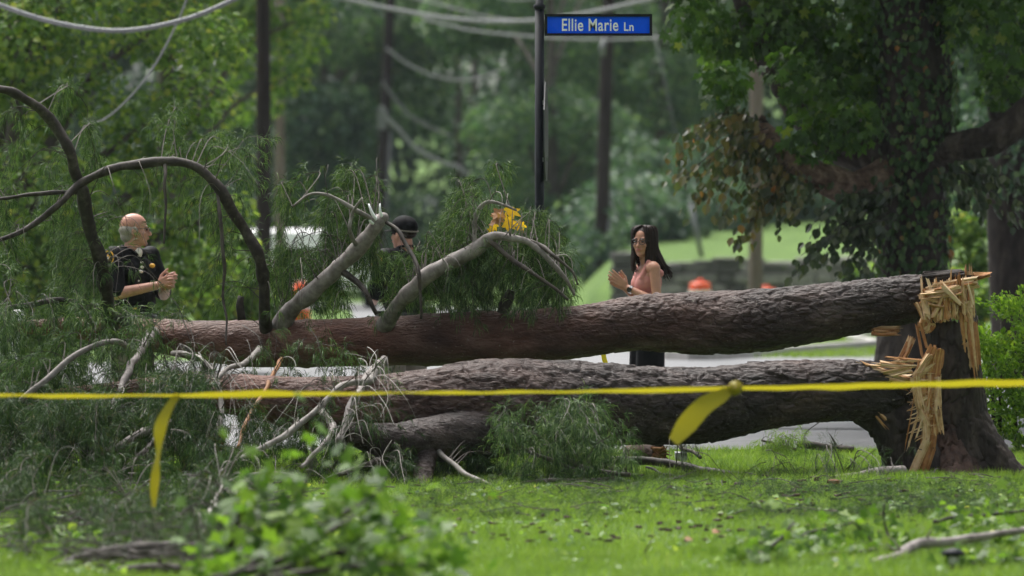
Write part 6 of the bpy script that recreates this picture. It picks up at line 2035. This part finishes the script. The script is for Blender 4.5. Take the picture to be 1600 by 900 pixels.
leafy_bough('leafy_bough', 'low spread of green leaves around the grey forked branch',
            [[(1200, 880, 27.6, 4), (1300, 866, 27.8, 4), (1400, 858, 28.0, 3), (1500, 850, 28.1, 2)], [(1450, 850, 28.2, 4), (1520, 840, 28.3, 3), (1600, 830, 28.4, 2)], [(1240, 860, 28.4, 3), (1340, 850, 28.6, 3), (1420, 842, 28.6, 2)], [(1480, 890, 26.8, 3), (1540, 880, 27.0, 3), (1610, 870, 27.1, 2)], [(1180, 850, 28.6, 3), (1260, 835, 29.0, 3), (1330, 815, 29.3, 2)], [(1460, 815, 29.4, 3), (1530, 805, 29.8, 3), (1600, 800, 30.0, 2)]], 85, 0.07, spread=0.075)
leafy_bough('leafy_bough', 'dark leafy sprig low on the lawn at the bottom centre',
            [[(1100, 905, 26.9, 4), (1150, 885, 27.0, 3), (1210, 850, 27.2, 3), (1240, 815, 27.3, 2)], [(1160, 900, 26.9, 3), (1190, 880, 27.0, 3), (1220, 870, 27.0, 2)]], 40, 0.085, spread=0.05)
leafy_bough('weed_patch', 'broad-leaved weeds in the grass at the lower left', [[(-30, 850, 29.0, 2), (60, 845, 29.2, 2), (150, 850, 29.0, 2)], [(-20, 885, 27.4, 2), (80, 880, 27.6, 2), (170, 880, 27.5, 2)]], 70, 0.05, T_OVAL, 'bright_leaf', 0.10, cat='weeds')

wb = MB()
for k in range(130):
    py = random.uniform(762, 898); px = random.uniform(-20, 1620)
    Yg = 1.53 * F / (py - HORIZON)
    c = P(px, py, Yg)
    n_ = random.randrange(5, 16)
    pos = c + rng.normal(0, 0.05, (n_, 3)) * [1.2, 1.2, 0]
    pos[:, 2] = rng.uniform(0.02, 0.065, n_)
    wb.leaves(T_OVAL, pos, unit(rdir(n_) * [1, 1, 0.3]), unit(rdir(n_) * 0.5 + [0, -0.2, 0.9]), rng.uniform(0.02, 0.05, n_))
wb.build('lawn_weeds', M['bright_leaf'], kind='stuff', label='small broad-leaved weeds and clover scattered through the lawn', cat='weeds')
cb = MB()
for k in range(420):                                         # bark crumbs and sawdust thrown from the break
    px = random.gauss(1330, 190) if k < 260 else random.uniform(200, 1100); py = random.uniform(745, 850)
    Yg = 1.53 * F / (py - HORIZON)
    c = P(px, py, Yg); c[2] = 0.035
    cb.box(c, np.array([random.uniform(.01, .05), random.uniform(.01, .03), 0.01]), rotz(random.uniform(0, 3)), 0.004)
cb.build('bark_crumbs', M['root_bark'], kind='stuff', label='dark bark crumbs scattered on the grass around the stump', cat='litter')

# twiggy litter around the foot of the crown
lt = MB()
for k in range(250):
    px = random.uniform(-30, 430); py = random.uniform(765, 905)
    if random.random() < 0.35 and px < 130:
        continue
    Yg = 1.53 * F / (py - HORIZON)
    c = P(px, py, Yg); c[2] = 0.03 + random.random() * 0.10
    a = random.gauss(0.25, 0.6); L = random.uniform(0.1, 0.6)
    d = np.array([math.cos(a), math.sin(a) * 0.7, random.uniform(-0.15, 0.25)])
    pr = crom(np.vstack([c - d * L / 2, c + rng.normal(0, 0.03, 3), c + d * L / 2]), n=4)
    pr[:, 2] = np.maximum(pr[:, 2], 0.015)
    lt.tube(pr, np.linspace(0.0055, 0.0015, len(pr)) * random.uniform(0.6, 1.5), 4, cap=False)
for k in range(230):
    px = random.choice([random.uniform(-20, 420), random.uniform(200, 620), random.uniform(700, 1560)])
    py = random.uniform(752, 850) if px < 620 else random.uniform(742, 812)
    Yg = 1.53 * F / (py - HORIZON)
    c = P(px, py, Yg); c[2] = 0.03 + random.random() * 0.04
    a = random.uniform(0, math.pi); L = random.uniform(0.08, 0.4)
    d = np.array([math.cos(a), math.sin(a) * 0.7, random.uniform(-0.1, 0.22)])
    pr = crom(np.vstack([c - d * L / 2, c + rng.normal(0, 0.02, 3), c + d * L / 2]), n=4)
    pr[:, 2] = np.maximum(pr[:, 2], 0.015)
    lt.tube(pr, np.linspace(0.004, 0.0015, len(pr)), 4, cap=False)
lt.build('twig_litter', M['dark_limb'], kind='stuff', label='scattered dead twigs on the grass under the fallen pines', cat='litter')
nl = Pine()
for k in range(430):
    px = random.choice([random.uniform(1000, 1600), random.uniform(1200, 1600), random.uniform(640, 1000), random.uniform(0, 420)])
    py = random.uniform(748, 805)
    Yg = 1.51 * F / (py - HORIZON)
    c = P(px, py, Yg); c[2] = 0.03
    for _ in range(7):
        nl.tp.append(c + rng.normal(0, 0.07, 3) * [1.4, 1, 0.1] + [0, 0, 0.02]); nl.td.append(unit(rng.normal(0, 1, 3) * [1, 1, 0.35]))
for k in range(260):
    px = random.uniform(-20, 420); py = random.uniform(760, 870)
    if px < 140 and py > 800: continue
    Yg = 1.51 * F / (py - HORIZON)
    c = P(px, py, Yg); c[2] = 0.04
    for _ in range(7):
        nl.tp.append(c + rng.normal(0, 0.08, 3) * [1.4, 1, 0.3] + [0, 0, 0.03]); nl.td.append(unit(rng.normal(0, 1, 3) * [1, 1, 0.5]))
_before = set(bpy.data.objects)
nl.build(None, 'needle_low', K=9, w=0.002, name='needle_litter')
for o in set(bpy.data.objects) - _before:
    tag(o, 'loose green pine needles strewn on the grass near the stump', 'litter')

# bright pine tuft at the road edge
tf = thing('pine_sprig', P(1210, 705, 40.8), 'small bright pine sprig at the road edge left of the stump', 'pine sprig')
TB = [limb(tf, [(1245, 703, 40.8, 2.5), (1215, 695, 40.8, 2), (1190, 688, 40.8, 1.5)], 'twig')]
pt = Pine()
for q in region(14, 1180, 1240, 672, 702, 40.6, 41.0):
    pt.twig(TB, q)
pt.build(tf, 'grass', K=10)

# low garden light at the bottom right
gl_y = 26.9
gl = thing('garden_light', P(1487, 900, gl_y), 'low black garden path light with a flat cap at the bottom right', 'garden light')
c = P(1489, 866, gl_y)
MB().tube(np.array([c + [0, 0, -0.006], c + [0, 0, 0.006], c + [0, 0, 0.022], c + [0, 0, 0.03]]), [0.055, 0.058, 0.04, 0.012], 20).build('cap', M['sign_black'], gl, smooth=True)
MB().tube(np.array([c + [0, 0, -0.05], c + [0, 0, -0.006]]), [0.026, 0.03], 14).build('lens', M['lamp_clear'], gl, smooth=True)
MB().tube(np.array([[c[0], c[1], -0.05], [c[0], c[1], c[2] - 0.052], [c[0], c[1], c[2] - 0.045]]), [0.012, 0.012, 0.03], 12).build('stake', M['sign_black'], gl, smooth=True)

# ------------------------------------------------------------------ haze
hz = MB().box((0, 270, 9.5), (860, 700, 23))
hm, hnt, hnd, hlk, hout = newmat('haze_air')
pv_ = hnd.new('ShaderNodeVolumePrincipled')
pv_.inputs['Color'].default_value = (0.80, 0.91, 1.0, 1)
pv_.inputs['Density'].default_value = 0.00013
pv_.inputs['Anisotropy'].default_value = 0.2
hlk.new(pv_.outputs[0], hout.inputs['Volume'])
hz.build('haze', hm, kind='stuff', label='thin damp haze in the air over the road and woods')
